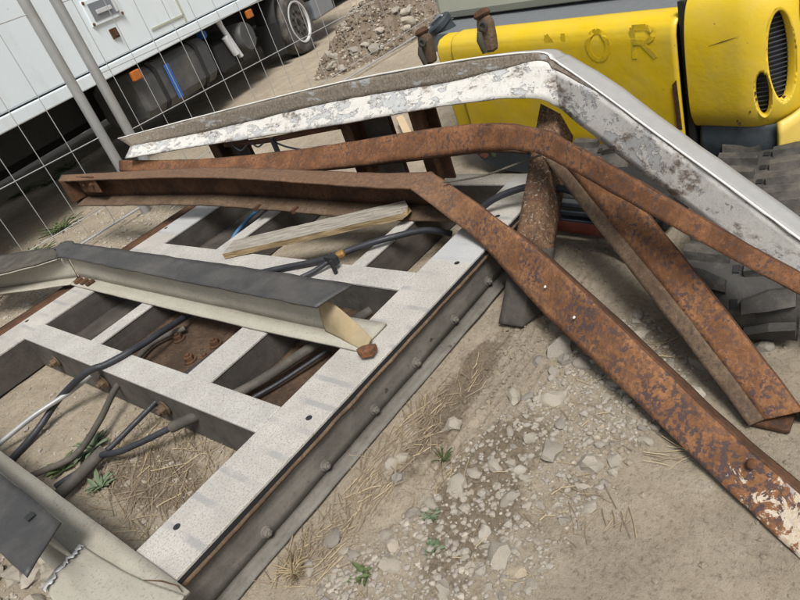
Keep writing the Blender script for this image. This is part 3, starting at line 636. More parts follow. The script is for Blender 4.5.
r3 = thing("rusty_brace", (1.85, .9, .02), "short rusty folded brace leaning from the pile down to the stony soil", "steel brace")
a3 = L((2.321, 1.412, .425), (1.994, 1.047, .281), (1.735, .759, .19), (1.41, .396, .03)); c3_ = L((2.275, 1.30, .42), (1.945, .93, .315), (1.655, .608, .235), (1.433, .363, .045)); d3 = L((2.20, 1.10, .485), (1.945, .815, .355), (1.702, .545, .225), (1.463, .278, .076))
a3, c3_ = straighten(a3, 0, 3), straighten(c3_, 0, 3)
V, F, _ = loft([a3, c3_], 60, 4, .002, 9); solid(mesh_obj("side_leg", V, F, 'rustd', r3, smooth=50), .010, 0)  # darker rust paints in the weaker light on this side
V, F, _ = loft([c3_, d3], 60, 5, .003, 9); 
for i, v in enumerate(V):        # dent in the folded edge
    dd = math.dist(v, (1.66, .615, .24)); V[i][2] -= .03 * math.exp(-(dd / .05) ** 2)
solid(mesh_obj("top_leg", V, F, 'rustw', r3, smooth=50), .010, 0)
V, F, _ = loft([d3, [(x + .03, y - .02, z - .09) for x, y, z in d3]], 60, 3, .004, 9); solid(mesh_obj("rear_leg", V, F, 'rustb', r3, smooth=50), .010, 0)
fo = MB(); fo.box((1.425, .30, .012), (1.50, .40, .028)); fo.build("foot_plate", 'rustb', r3, bevel=.004)

po = thing("rusty_post", (1.70, 1.3, 0), "scaly rusty angle post leaning under the arched bars, its lower end blackened", "steel post")
p_l = L((2.563, 1.516, 0.574), (2.270, 1.471, 0.387), (1.977, 1.426, 0.198), (1.684, 1.380, 0.010)); p_r = L((2.512, 1.410, 0.545), (2.237, 1.366, 0.367), (1.962, 1.322, 0.188), (1.687, 1.278, 0.009)); p_b = L((2.553, 1.390, 0.417), (2.304, 1.345, 0.279), (2.056, 1.299, 0.142), (1.807, 1.253, 0.004))
V, F, _ = loft([p_l, p_r], 40, 5, .0008, 10); F2 = [f for f in F]; solid(mesh_obj("front_leg", V, F, 'rustl', po, smooth=18), .012, 0)
V, F, _ = loft([p_r, p_b], 40, 4, .0012, 10); solid(mesh_obj("side_leg", V, F, 'rustl', po, smooth=18), .012, 0)
o_ = np.array((-.0035, -.0015, .0045))
V, F, _ = loft([[tuple(np.array(p) + o_ + np.array((-.002, .006, 0))) for p in p_l[2:]], [tuple(np.array(p) + o_ + np.array((-.004, -.002, .004))) for p in p_r[2:]], [tuple(np.array(p) + o_ + np.array((.004, -.008, -.002))) for p in p_b[2:]]], 20, 4, .002); solid(mesh_obj("blackened_end", V, F, 'dark', po, smooth=50), .004, 0)

# ------------------------------------------------------------------ white peeling rail
w = thing("painted_rail", (2.45, 2.5, .2), "long bent steel rail with peeling white and grey paint, topmost of the pile", "steel rail")
bo = L((2.26, 4.93, .548), (2.38, 4.06, .558), (2.38, 2.712, .625), (2.38, 1.872, .678), (2.395, 1.47, .672), (2.44, 1.36, .60), (2.306, 1.14, .505), (2.127, .853, .402), (1.956, .579, .301), (1.814, .352, .214), (1.64, .07, .11))
ce = L((2.36, 4.96, .60), (2.48, 4.145, .613), (2.48, 2.756, .718), (2.48, 1.913, .751), (2.485, 1.46, .79), (2.46, 1.36, .755), (2.3475, 1.128, .679), (2.1735, .852, .564), (2.0065, .585, .455), (1.8675, .363, .360), (1.6995, .09, .246))
te = L((2.40, 5.16, .655), (2.5, 4.084, .719), (2.5, 2.726, .81), (2.5, 1.9, .835), (2.50, 1.46, .823), (2.485, 1.366, .785), (2.348, 1.128, .683), (2.174, .852, .568), (2.007, .585, .459), (1.868, .363, .364), (1.70, .09, .25))
be = L((2.43, 5.16, .65), (2.54, 4.084, .705), (2.55, 2.726, .795), (2.56, 1.9, .82), (2.58, 1.46, .805), (2.565, 1.345, .772), (2.425, 1.10, .685), (2.252, .835, .568), (2.092, .585, .464), (1.962, .38, .378), (1.80, .12, .265))
bo, ce, te, be = [crease(p, 5, .12) for p in (bo, ce, te, be)]
V, F, _ = loft([bo, ce], 160, 6, .004, 9); solid(mesh_obj("front_flange", V, F, 'peel', w, smooth=50), .010, 0)
V, F, _ = loft([ce, te], 140, 4, .004, 9); solid(mesh_obj("web", V, F, 'shade_crust', w, smooth=50), .010, 0)
V, F, _ = loft([te, be], 140, 4, .002, 9); solid(mesh_obj("back_flange", V, F, 'rim', w, smooth=50), .010, 0)
V = [[(x - .004, y, z + .004) for x, y, z in te]]; ed = MB(); ed.tube(crom(V[0], 140), .0045, 6); ed.build("lit_edge", 'ringwhite', w, smooth=60)  # pale tube paints the sky-lit top edge as a highlight
for i, (v0, v1, zt) in enumerate([(4.07, 3.98, .56), (2.72, 2.64, .62), (2.20, 2.13, .65)]):
    m = MB(); m.box((2.45, v1, .203), (2.462, v0, zt)); m.box((2.462, v0 - .012, .203), (2.57, v0, zt)); m.box((2.57, v1 - (.2 if i < 2 else .01), .203), (2.582, v0, zt)); s_ = m.build("stub_post", 'rustb', w, bevel=.003)
    if i < 2: d = MB(); d.box((2.55, v1 - .19, .21), (2.562, v1, zt + .03)); d.build("dark_web", 'dark', s_)
m = MB(); m.tube(crom([(2.44, 3.85, .53), (2.43, 3.4, .545), (2.43, 2.9, .585), (2.43, 2.7, .6)], 20), .018, 8); m.build("underside_bar", 'rustb', w)
m = MB(); m.tube(crom([(2.42, 3.75, .545), (2.40, 3.65, .50), (2.42, 3.55, .54), (2.40, 3.45, .52), (2.42, 3.35, .55), (2.42, 3.2, .5), (2.44, 2.95, .44)], 40), .006, 6); m.build("loose_wire", 'cable', w)
m = MB(); m.box((2.40, 3.28, .44), (2.42, 3.31, .57)); m.build("hanging_strap", 'black', w)
def lug(u, v, z, s=1.):
    m = MB(); X = lambda x, y, h: (u + h, v - x * s, z + y * s)
    m.prism([(-.035, -.06), (.04, -.06), (.05, .02), (.052, .09), (.036, .125), (0, .132), (-.03, .115), (-.042, .06), (-.04, 0)], 0, .05, X); o = m.build("lashing_lug", 'rustd', w, bevel=.02)
    r = MB(); r.lathe([(.026*s, 0), (.026*s, .008), (.015*s, .009), (.014*s, .002)], (u - .008, v - .018*s, z + .085*s), (-1, 0, 0), 16); r.build("lug_eye", 'dark', o, smooth=40)
    r = MB(); r.tube([(u - .004, v + .012*s, z - .05*s), (u - .012, v + .018*s, z + .02*s), (u - .012, v + .010*s, z + .06*s)], [.016*s, .02*s, .014*s], 8); r.build("lug_rib", 'olive', o, smooth=60)
    c = MB(); c.lathe([(.036*s, 0), (.046*s, .012*s), (.040*s, .03*s), (.02*s, .04*s)], (u + .025, v - .002, z + .118*s), (.1, .25, 1), 16); c.build("lug_cap", 'rustb', o, smooth=50)
lug(2.62, 2.125, .852, .80); lug(2.62, 1.766, .868, .88)

# ------------------------------------------------------------------ timber
def plank(name, pts, wdt, thk, label, mat='wood', side='split'):
    a, b = Vector(pts[0]), Vector(pts[1]); d = (b - a); n_ = Vector((-d.y, d.x, 0)).normalized(); nn = 24
    rt = random.Random(len(label)); ra = [a + d * t / (nn-1) for t in range(nn)]
    e0 = [p + n_ * wdt/2 for p in ra]; e1 = [p - n_ * wdt/2 for p in ra]
    rows = [[], [], [], []]
    for i in range(nn): 
        w_ = .004 * rt.uniform(-1, 1)
        rows[0].append(e0[i] + Vector((0, 0, thk + w_*.4))); rows[1].append(e1[i] + Vector((0, 0, thk + w_*.4))); rows[2].append(e1[i] + n_*w_); rows[3].append(e0[i])
    sec = 8; V = []; F = []
    for k_ in range(4):
        for q in range(sec // 4):
            t = q / (sec // 4)
            for i in range(nn): V.append(rows[k_][i].lerp(rows[(k_+1) % 4][i], t))
    for q in range(sec):   # ragged break at the far end
        V[q*nn + nn - 1] = V[q*nn + nn - 1] + d.normalized() * rt.uniform(-.05, .03); V[q*nn + nn - 2] = V[q*nn+nn-2] + d.normalized() * rt.uniform(-.015, .008)
    for q in range(sec):
        for i in range(nn - 1): a_, b_ = q*nn, ((q+1) % sec)*nn; F.append((a_+i, a_+i+1, b_+i+1, b_+i))
    F += [tuple(q*nn for q in range(sec)), tuple(q*nn + nn - 1 for q in range(sec))[::-1]]
    mi = [0 if (i // (nn-1)) < sec // 4 else 1 for i in range(sec*(nn-1))] + [1, 1]
    o = mesh_obj(name, V, F, mat, None, mats=[side], mi=mi); return tag(o, label, "plank")
plank("broken_plank", ((1.70, 3.12, .205), (2.15, 2.12, .238)), .15, .032, "weathered grey plank with a splintered end lying across the frame")
plank("timber_batten", ((3.3, 3.0, .02), (3.9, 3.6, .03)), .06, .045, "pale timber batten on the soil behind the rusty bars, longer one", 'pine', 'pine')
plank("timber_batten", ((3.2, 3.2, .02), (3.75, 3.75, .03)), .045, .03, "thin pale timber strip on the soil beside the longer batten", 'pine', 'split')

# ------------------------------------------------------------------ cables
def cable(pts, r, label, mat='cable', cat="cable", name="cable"):
    P = crom(pts, 40); P = [Vector(p) + .002 * Vector(noise.noise_vector(Vector(p) * 7)) for p in P]
    m = MB(); m.tube(P, r, 10); o = m.build(name, mat, None, smooth=60); return tag(o, label, cat)
cable([(.24, 3.16, .012), (.40, 3.20, .03), (.56, 3.18, .10), (.68, 2.98, .212), (.75, 2.91, .2165), (.84, 2.87, .216), (.93, 2.868, .205), (1.06, 2.885, .185), (1.2, 2.93, .15)], .0165, "black cable bent over the front crossbar, beside the aluminium tube")
cable([(1.20, 2.93, .152), (1.36, 2.85, .175), (1.48, 2.75, .214), (1.57, 2.60, .2195), (1.70, 2.33, .225), (1.80, 2.2, .235), (1.92, 2.065, .232), (2.06, 1.97, .19), (2.15, 1.90, .12)], .0165, "black cable running from under the rubber-topped beam past the splintered plank")
cable([(.24, 2.90, .02), (.393, 2.742, .05), (.563, 2.787, .08), (.729, 2.864, .12), (.993, 2.989, .12), (1.154, 2.896, .12)], .0145, "olive hose curving under the front crossbar, next to the forked cables", 'olive', "hose", "hose")
cable([(.26, 2.71, .014), (.465, 2.597, .05), (.78, 2.526, .12), (.924, 2.505, .13), (1.198, 2.46, .14)], .0125, "thin blue-black cable leaving the sleeve and passing beside the stringer")
cable([(.24, 2.61, .03), (.35, 2.60, .045), (.469, 2.592, .065)], .026, "thick olive cable sleeve at the fork of two cables above the weed", 'olive', "cable sleeve", "cable_sleeve")
cable([(.44, 2.58, .062), (.50, 2.47, .075), (.655, 2.319, .10), (.70, 2.26, .11)], .0135, "blue-black cable from the sleeve fork to the grey sleeve under the crossbar")
cable([(.66, 2.312, .102), (.74, 2.21, .125), (.80, 2.13, .135)], .023, "thick grey sleeve entering below the front crossbar near the right rail", 'olive', "cable sleeve", "cable_sleeve")
cable([(.18, 3.32, .035), (.42, 3.22, .09), (.60, 3.135, .115), (.71, 3.075, .145)], .013, "thin aluminium tube sloping up onto the front crossbar beside the black cable", 'galv', "metal tube", "aluminium_tube")
cable([(.86, 2.21, .095), (1.016, 2.103, .11), (1.236, 2.0, .13), (1.5, 1.9, .13)], .022, "thick dusty grey hose in the dark bay between stringer and right rail", 'olive', "hose", "hose")
cable([(.88, 2.12, .085), (1.05, 2.03, .09), (1.25, 1.95, .10)], .009, "thin black cable lying below the thick hose in the frame's dark bay")
cl = thing("clamped_cable", (1.68, 2.25, .22), "short black cable with plastic clamp and brass fitting beside the splintered plank", "cable clamp")
m = MB(); m.tube(crom([(1.44, 2.46, .15), (1.53, 2.37, .212), (1.60, 2.31, .224), (1.70, 2.235, .25)], 20), .0125, 10); m.build("cable", 'cable', cl, smooth=60)
m = MB(); m.box((1.655, 2.20, .228), (1.685, 2.275, .272)); m.box((1.62, 2.185, .205), (1.64, 2.20, .28)); m.build("clamp", 'black', cl, bevel=.005)
m = MB(); m.lathe([(.015, 0), (.019, .006), (.019, .035), (.013, .042)], (1.70, 2.228, .255), (.5, -.75, .15), 8); m.build("brass_fitting", 'brass', cl, bevel=.002)
cable([(2.18, 1.76, .21), (2.235, 1.66, .27), (2.275, 1.52, .305), (2.277, 1.42, .31), (2.262, 1.27, .295), (2.26, 1.17, .2), (2.23, 1.10, .09), (2.2, 1.05, .02)], .016, "black hydraulic hose looping behind the scaly leaning post", 'cable', "hose", "hose")
cable([(2.14, 1.84, .405), (2.19, 1.66, .41), (2.25, 1.50, .44), (2.30, 1.40, .455)], .0045, "thin stiff wire strung between the bent channel and the post's top", 'olive', "wire", "wire")
cable([(1.95, 3.56, .055), (2.09, 3.58, .10), (2.388, 3.66, .10), (2.47, 3.66, .06)], .012, "thin blue tube inside the frame beyond the rear crossbar", 'bluep', "metal tube", "blue_tube")

# ------------------------------------------------------------------ yellow tracked excavator
ex = thing("mini_excavator", (3.2, 1.3, 0), "yellow tracked mini excavator with worn paint and oval grille slots behind the pile", "excavator")
E0 = Vector((2.75, .95, 0)); EE = Vector((.217, .976, 0)); EN = Vector((.976, -.217, 0))
def ep(s, d, z): return tuple(E0 + EE * s + EN * d + Vector((0, 0, z)))
# side hood panel: profile of (inset, z) lofted along s
def hood(name, ss, prof, mat, top_fn=None, n=60, wob=.004):
    rails = []
    for k_, (d, z) in enumerate(prof):
        rails.append([ep(s, d, z + (top_fn(s) if (top_fn and k_ >= len(prof) - 5) else 0)) for s in ss])
    V, F, _ = loft(rails, n, 3, wob, 3.); o = solid(mesh_obj(name, V, F, mat, ex, smooth=60), .012, 0); return o
tz = lambda s: .0
PR = [(.06, .17), (.02, .185), (.0, .22), (-.006, .45), (-.006, .66), (-.004, .74), (.006, .775), (.03, .798), (.07, .806), (.12, .808)]
hood("hood_side_panel", [.02, .3, .7, 1.0, 1.22, 1.36], PR, 'yellow', tz, 60, .0012)
hood("hood_rear_panel", [1.375, 1.42, 1.46, 1.49], [(d + .012, z - .01) for d, z in PR], 'yellow', tz, 14)
m = MB(); m.box((-.12, .10, .16), (1.44, .85, .74), lambda p: ep(*p)); m.build("inner_body", 'black', ex)
m = MB(); m.box((-.06, .1205, .70), (1.75, .50, .806), lambda p: ep(p[0], p[1], p[2])); m.build("anti_slip_deck", 'deck', ex, bevel=.006)
m = MB(); m.box((-.02, .34, .812), (1.82, .95, 1.35), lambda p: ep(p[0], p[1] + (.03 if p[2] > 1 else 0), p[2])); m.build("pale_cover", 'cover', ex, bevel=.05)
cp = MB(); c0 = Vector(ep(1.60, .20, .80)); cp.lathe([(.055, -.14), (.062, 0), (.066, .03), (.078, .034), (.08, .062), (.07, .072)], c0, (-.28, .35, .85), 28); cpo = cp.build("air_filter_cap", 'bumper', ex, smooth=40)
hd = MB(); ax = Vector((-.28, .35, .85)).normalized(); t_ = ax.cross(Vector((1, .1, 0))).normalized(); h0 = c0 + ax * .072
hd.tube([h0 - t_*.05, h0 - t_*.04 + ax*.012, h0 + t_*.04 + ax*.012, h0 + t_*.05], .009, 8); hd.build("cap_handle", 'silver', cpo, smooth=60)
# worn lettering on the hood panel
def letters(txt, s0, z0, h, gap):
    pts = {'N': [(0, 0), (0, 1), (.62, 0), (.62, 1)], 'R': [(0, 0), (0, 1), (.42, 1), (.6, .86), (.6, .66), (.42, .52), (0, .52), (.25, .52), (.62, 0)], 'O': [(.33 + .33*math.cos(a), .5 + .5*math.sin(a)) for a in np.linspace(0, 6.283, 17)]}
    lr = random.Random(11)
    for i, ch in enumerate(txt):
        m = MB(); P = pts[ch]
        hw = .075
        for a, b in zip(P[:-1], P[1:]):
            nseg = 1
            for q in range(nseg):
                p, r_ = [tuple(a[k_] + (b[k_] - a[k_]) * (q + e) / nseg for k_ in (0, 1)) for e in (0, 1.0)]
                dx, dy = r_[0]-p[0], r_[1]-p[1]; l_ = math.hypot(dx, dy); nx_, ny_ = -dy/l_*hw, dx/l_*hw
                quad = [(p[0]+nx_, p[1]+ny_), (p[0]-nx_, p[1]-ny_), (r_[0]-nx_, r_[1]-ny_), (r_[0]+nx_, r_[1]+ny_)]
                m.prism(quad, 0, .0006 + .0002 * lr.random(), lambda x, y, hh: ep(s0 - i*gap - (x*1.22 - .07)*h, -.0128 - hh + (.0065 if z0 + y*h > .765 else 0), z0 + y*h))
        m.build("worn_letter", 'decal', ex)
letters("NOR", .665, .655, .13, .231)
# front cowl wrapping round the corner
def cpt(t, z, off=0.):      # t along the plan curve: straight, rounded corner, then receding face
    Lst, Rad = .20, .18
    if t < Lst: s, d, n = -.015 - t, 0., (0, -1)
    elif t < Lst + Rad * 1.4:
        a = (t - Lst) / Rad; s = -.015 - Lst - Rad * math.sin(a); d = Rad * (1 - math.cos(a)); n = (-math.sin(a), -math.cos(a))
    else:
        a = 1.4; r_ = t - Lst - Rad*1.4; s = -.015 - Lst - Rad*math.sin(a) - r_*math.cos(a); d = Rad*(1-math.cos(a)) + r_*math.sin(a); n = (-math.sin(a), -math.cos(a))
    return ep(s + n[0]*off, d + n[1]*off, z)
cz = [(-.05, .335), (-.025, .355), (0, .42), (.006, .55), (.002, .70), (-.012, .79), (-.04, .85), (-.09, .885), (-.16, .90)]
SLOTS = [(.355, .61, .050, .175, -.05), (.475, .665, .050, .18, -.04), (.290, .482, .028, .09, -.05), (.60, .665, .045, .18, -.03)]
def in_slot(t, z, k=1.):
    for tc, zc, a, b, tl in SLOTS:
        y = z - zc; x = t - tc - tl * y
        if (x / (a * k)) ** 2 + (y / (b * k)) ** 2 < 1: return True
    return False
czr = crom([(o, z, 0) for o, z in cz], 110); TT = np.linspace(0, .9, 301)
V = [cpt(t, z, o + .002 * noise.noise(Vector((t * 3, z * 3, 1.)))) for o, z, _ in czr for t in TT]
F = [(r_*301+c_, r_*301+c_+1, (r_+1)*301+c_+1, (r_+1)*301+c_) for r_ in range(109) for c_ in range(300) if not in_slot((TT[c_]+TT[c_+1])/2, (czr[r_][1]+czr[r_+1][1])/2)]
solid(mesh_obj("front_cowl", V, F, 'yellow', ex, smooth=60), .012, 0)
V, F, _ = loft([[cpt(t, z, -.05) for t in (.2, .3, .4, .5, .65, .8)] for z in (.38, .6, .86)], 40, 3, 0); solid(mesh_obj("slot_backing", V, F, 'black', ex, smooth=60), .01, 0)  # black backing sheet stands in for the shaded hollow behind the slots
m = MB(); m.box((-.012, .02, .2), (.016, .05, .86), lambda p: ep(*p)); m.build("seam_gasket", 'black', ex)
for tc, zc, a, b, tilt in SLOTS:
    P = [(tc + a*math.cos(q) + tilt*b*math.sin(q), zc + b*math.sin(q)) for q in np.linspace(0, 2*math.pi, 61)]
    rl = [[cpt(t, z, .0065) for t, z in P], [cpt(tc + (t-tc)*.93, zc + (z-zc)*.975, .004) for t, z in P], [cpt(tc + (t-tc)*.90, zc + (z-zc)*.965, -.03) for t, z in P]]
    V, F, _ = loft([[cpt(tc + (t-tc)*1.12, zc + (z-zc)*1.035, .0066) for t, z in P]] + rl, 90, 1, 0); fm = mesh_obj("slot_frame", V, F, 'yellow', ex, smooth=80)
    g = MB(); k_ = int(b * 2 / .017)
    for q in range(1, k_):
        y = -b + 2*b*q/k_; hw = a * math.sqrt(max(0, 1 - (y/b)**2)) * .95
        g.tube([cpt(tc + tilt*y - hw, zc + y, -.028), cpt(tc + tilt*y + hw, zc + y, -.028)], .003, 4)
    g.build("grille_bars", 'bumper', fm)
# lower bumper and fin
V, F, _ = loft([[cpt(t, .352, -.035) for t in np.linspace(.02, .36, 8)], [cpt(t, .27, -.02) for t in np.linspace(.02, .36, 8)], [cpt(t, .19, -.03) for t in np.linspace(.02, .36, 8)]], 24, 3, .003); solid(mesh_obj("lower_bumper", V, F, 'bumper', ex, smooth=60), .014, 0)
V, F, _ = loft([[cpt(t, z, .012) for t, z in ((.335, .36), (.42, .385), (.55, .42), (.75, .46))], [cpt(t, z, .012) for t, z in ((.335, .10), (.40, .17), (.52, .28), (.74, .39))]], 24, 5, .003); solid(mesh_obj("lower_fin", V, F, 'yellowp', ex, smooth=60), .02, 0)
cr_ = random.Random(21)
for q in range(9):
    t0, z0, r0 = .24 + cr_.gauss(0, .035), .43 + cr_.gauss(0, .03), cr_.uniform(.003, .008)
    m = MB(); m.prism([(r0 * math.cos(a) * cr_.uniform(.6, 1.2), r0 * math.sin(a) * cr_.uniform(.6, 1.4)) for a in np.linspace(0, 5.5, 7)], 0, .0008, lambda x, y, h: cpt(t0 + x, z0 + y, .0088 + h)); m.build("paint_chip", 'rustb', ex)
for (s, z, l_) in ((.28, .50, .05), (1.05, .70, .06), (-.1, .665, .0), (.008, .47, .0)):
    if l_: m = MB(); m.prism([(0, 0), (l_*.5, .008), (l_, .004), (l_*.7, -.006)], 0, .001, lambda x, y, h: ep(s + x, -.0145 - h, z + y)); m.build("paint_chip", 'rustb', ex)
m = MB(); m.prism([(0, 0), (.06, .010), (.12, .025), (.06, .0135)], 0, .0008, lambda x, y, h: cpt(.10 + x, .69 + y + .04*x, .0088 + h)); m.build("long_scratch", 'rustb', ex)
m = MB(); m.prism([(0, 0), (.022, .0), (.026, .20), (.006, .22)], 0, .003, lambda x, y, h: ep(.022 + x, -.016 - h, .34 + y)); m.build("rust_edge", 'rustb', ex)
# undercarriage
XD = Vector((.985, .12, 0)).normalized(); YD = Vector((-.12, .985, 0)).normalized()
def track(front, wd, name, Lg):
    c = Vector(front); rad = .122
    path = []
    for q in range(13): a = math.pi/2 + math.pi * q/12; path.append((rad + rad*math.cos(a), rad + rad*math.sin(a)))
    nb = 14
    for q in range(1, nb): path.append((rad + Lg*q/nb, 0))
    for q in range(13): a = -math.pi/2 + math.pi*q/12; path.append((rad + Lg + rad*math.cos(a), rad + rad*math.sin(a)))
    for q in range(1, nb): path.append((rad + Lg - Lg*q/nb, rad*2))
    n = len(path); V = []; F = []
    P3 = lambda x, y, z: c + XD*x + YD*y + Vector((0, 0, z))
    for (x, z) in path:
        for y in (0, wd): V.append(P3(x, y, z))
    cx = lambda x: min(max(x, rad), rad + Lg)
    for (x, z) in path:
        ix, iz = cx(x) + (x - cx(x))*.86, rad + (z - rad)*.86
        for y in (0, wd): V.append(P3(ix, y, iz))
    o2 = 2*n
    for i in range(n):
        j = (i+1) % n; F += [(2*i, 2*j, 2*j+1, 2*i+1), (o2+2*i, o2+2*i+1, o2+2*j+1, o2+2*j), (2*i, o2+2*i, o2+2*j, 2*j), (2*i+1, 2*j+1, o2+2*j+1, o2+2*i+1)]
    tr_ = mesh_obj(name, V, F, 'track', ex, smooth=30)
    # chevron lugs in two rows, guide windows along the centre
    tot = np.array(path + path[:1]); seg = np.linalg.norm(np.diff(tot, axis=0), axis=1); cum = np.r_[0, np.cumsum(seg)]
    def at(s):
        s = s % cum[-1]; i = int(np.searchsorted(cum, s, side='right') - 1); i = min(i, n - 1); t = (s - cum[i]) / seg[i]; p = tot[i] + (tot[i+1] - tot[i])*t
        q = np.array([p[0] - cx(p[0]), p[1] - rad]); q = q / max(1e-6, np.linalg.norm(q)); return p, q
    N = max(12, round(cum[-1] / .118)); pitch = cum[-1] / N
    for i in range(N):
        for side in (0, 1):
            s0 = i * pitch + (pitch*.5 if side else 0); m = MB(); y0, y1 = (0.0, wd*.43) if not side else (wd, wd*.57)
            ring = []
            for (y, off, wd_) in ((y0, 0, .55), ((y0+y1)/2, .12, .62), (y1, .30, .40)):
                for ss, hh in ((-wd_/2, 0), (-wd_*.36, .027), (wd_*.36, .027), (wd_/2, 0)):
                    p, q = at(s0 + (off + ss)*pitch); p = p + q*hh; ring.append(P3(p[0], y, p[1]))
            Fm = []
            for a in range(2):
                for b in range(3): Fm.append((a*4+b, a*4+b+1, (a+1)*4+b+1, (a+1)*4+b))
            Fm += [(0, 1, 2, 3), (8, 9, 10, 11)]; m.add(ring, Fm); m.build("tread_lug", 'track', tr_)
        p, q = at((i + .25)*pitch); m = MB(); t2 = np.array([-q[1], q[0]])
        for dy in (-.016, .016):
            pass
        quad = []
        for e, y in ((-.016, wd*.47), (.016, wd*.47), (.016, wd*.53), (-.016, wd*.53)):
            pp = p + t2*e + q*.003; quad.append(P3(pp[0], y, pp[1]))
        m.add(quad, [(0, 1, 2, 3)]); solid(m.build("link_window", 'black', tr_), .002)
    fr_ = MB()
    for dx, rr_ in ((rad, .10), (rad + Lg*.28, .05), (rad + Lg*.5, .05), (rad + Lg*.75, .05), (rad + Lg, .10)):
        zc = rad if rr_ > .09 else .08
        fr_.lathe([(rr_*.4, 0), (rr_, .02), (rr_, wd - .1), (rr_*.4, wd - .08)], P3(dx, .04, zc), YD, 20)
    fr_.box((rad, .07, rad - .05), (rad + Lg, wd - .07, rad + .06), lambda p: P3(*p)); fr_.build("track_frame", 'rustb', ex, smooth=40)
track((1.80, .36, -.004), .34, "rubber_track", 1.95); track((2.70, 1.22, -.004), .30, "rubber_track", 1.05)
m = MB(); m.tube([(2.33, 1.50, .09), (2.29, 1.2, .09), (2.255, 1.0, .09)], .024, 10); m.build("red_cross_tube", 'red', ex, smooth=60)
m = MB(); m.prism([(2.42, 1.46), (2.36, .95), (2.8, .9), (3.3, .95), (3.3, 1.46)], .04, .19, lambda x, y, h: (x, y, h)); m.build("chassis_block", 'under', ex, bevel=.03)  # dark undercarriage mass, shaped low to block light and darken the soil
m = MB()
for k_ in range(3): m.box((2.365, .98, .075 + k_ * .045), (2.40, 1.42, .10 + k_ * .045), lambda p: (p[0] - (1.46 - p[1]) * .12, p[1], p[2]))
m.build("belly_slats", 'bumper', ex, bevel=.005)
m = MB(); m.tube(crom([(2.33, 1.2, .30), (2.25, 1.1, .2), (2.27, .98, .13), (2.33, .9, .2)], 20), .016, 8); m.build("hydraulic_hose", 'cable', ex, smooth=60)
m = MB()
m.prism([(.66, .03), (1.02, .03), (1.20, .20), (1.22, .27), (.62, .27)], -.02, .25, lambda s, z, h: ep(s + .25, h, z)); pb = m.build("painted_side_box", 'bumper', ex, bevel=.008)
tr = random.Random(8)
for i, (s, z, a, b, mt) in enumerate([(1.02, .245, .14, .018, 'red'), (1.15, .235, .16, .02, 'red'), (1.28, .25, .10, .016, 'paint'), (1.38, .22, .07, .014, 'red'), (1.22, .16, .05, .045, 'moss'), (1.30, .12, .08, .02, 'red'), (1.0, .20, .04, .03, 'paint')]):
    m = MB(); P = [(s + a*.5*math.cos(q)*tr.uniform(.6, 1.2), z + b*math.sin(q)*tr.uniform(.6, 1.2)) for q in np.linspace(0, 6.283, 13)[:-1]]; m.prism(P, 0, .0015, lambda x, y, h: ep(x, -.0205 - h, y)); m.build("paint_splash", mt, pb)

# ------------------------------------------------------------------ mesh fence
FY = 5.36
def fence(u0, u1, zs, name_label, vstart):
    f_ = thing("fence_panel", ((u0 + u1)/2, FY, 0), name_label, "fence", "mesh fence panels")
    for u in (u0, u1):
        m = MB(); m.tube([(u, FY, -.02), (u, FY, 2.05)], .041, 14); m.build("post", 'galv', f_, smooth=60)
    for z, nm in ((2.02, "top_tube"), (.055, "bottom_tube")):
        m = MB(); m.tube([(u0 + .02, FY, z), (u1 - .02, FY, z)], .02 if z > 1 else .009, 8); m.build(nm, 'galv' if z > 1 else 'wire', f_, smooth=60)
    for z in zs:
        for dz in (0,):
            m = MB(); m.tube([(u0, FY - .006, z + dz), (u1, FY - .006, z + dz)], .004, 6); m.build("horizontal_wire", 'wire', f_)
    u = vstart
    while u < u1 - .05:
        if u > u0 + .05: m = MB(); m.tube([(u, FY, .05), (u, FY, 2.02)], .0031, 6); m.build("vertical_wire", 'wire', f_)
        u += .242
    return f_
fence(-1.3, 2.38, [.22, .70, 1.665], "wire mesh fence panel in front of the truck's cargo box", -1.05)
fence(2.60, 8.3, [.16, .64, 1.115, 1.66], "wire mesh fence panel in front of the truck's wheel and the rubble heap", 2.72)
# ------------------------------------------------------------------ truck behind the fence
TO = Vector((6.78, 7.80, 0)); TD = Vector((math.cos(R(18.5)), math.sin(R(18.5)), 0)); TN = Vector((-TD.y, TD.x, 0))
def tp(s, d, z): return tuple(TO + TD*s + TN*d + Vector((0, 0, z)))
tk = thing("box_truck", tuple(TO + TD*-2), "white box truck with dark underside and fuel tank parked behind the fence", "truck")
X = lambda p: tp(*p)
m = MB(); m.box((-10, 0, 1.07), (-.05, 2.45, 3.5), X); bx = m.build("cargo_box", 'white', tk, bevel=.015)
m = MB(); m.box((-10, -.02, .94), (-.05, 2.4, 1.055), X); m.build("lower_skirt", 'white', tk, bevel=.01)
m = MB(); m.box((-10, .05, 1.055), (-.05, 2.35, 1.07), X); m.build("skirt_seam", 'tank', tk)
m = MB(); m.box((-2.15, -.012, 1.1), (-2.12, .01, 3.4), X); m.box((-2.75, -.012, 1.16), (-2.12, .01, 1.18), X); m.build("door_seal", 'cover', bx)
m = MB(); m.box((-3.52, -.02, 1.40), (-3.04, .0, 1.64), X); lt = m.build("door_latch", 'white', bx, bevel=.008)
m = MB(); m.box((-3.46, -.026, 1.44), (-3.1, -.0202, 1.60), X); m.build("latch_recess", 'silver', lt)
m = MB(); m.box((-3.40, -.04, 1.49), (-3.18, -.0262, 1.53), X); m.box((-3.14, -.05, 1.45), (-3.11, -.0262, 1.6), X); m.build("latch_handle", 'steel', lt, bevel=.004)
for s, z in ((-3.5, 1.42), (-3.06, 1.42), (-3.5, 1.62), (-3.06, 1.62)): m = MB(); m.lathe([(.018, 0), (.012, .01)], tp(s, -.0202, z), -TN, 8); m.build("rust_rivet", 'rust', lt)
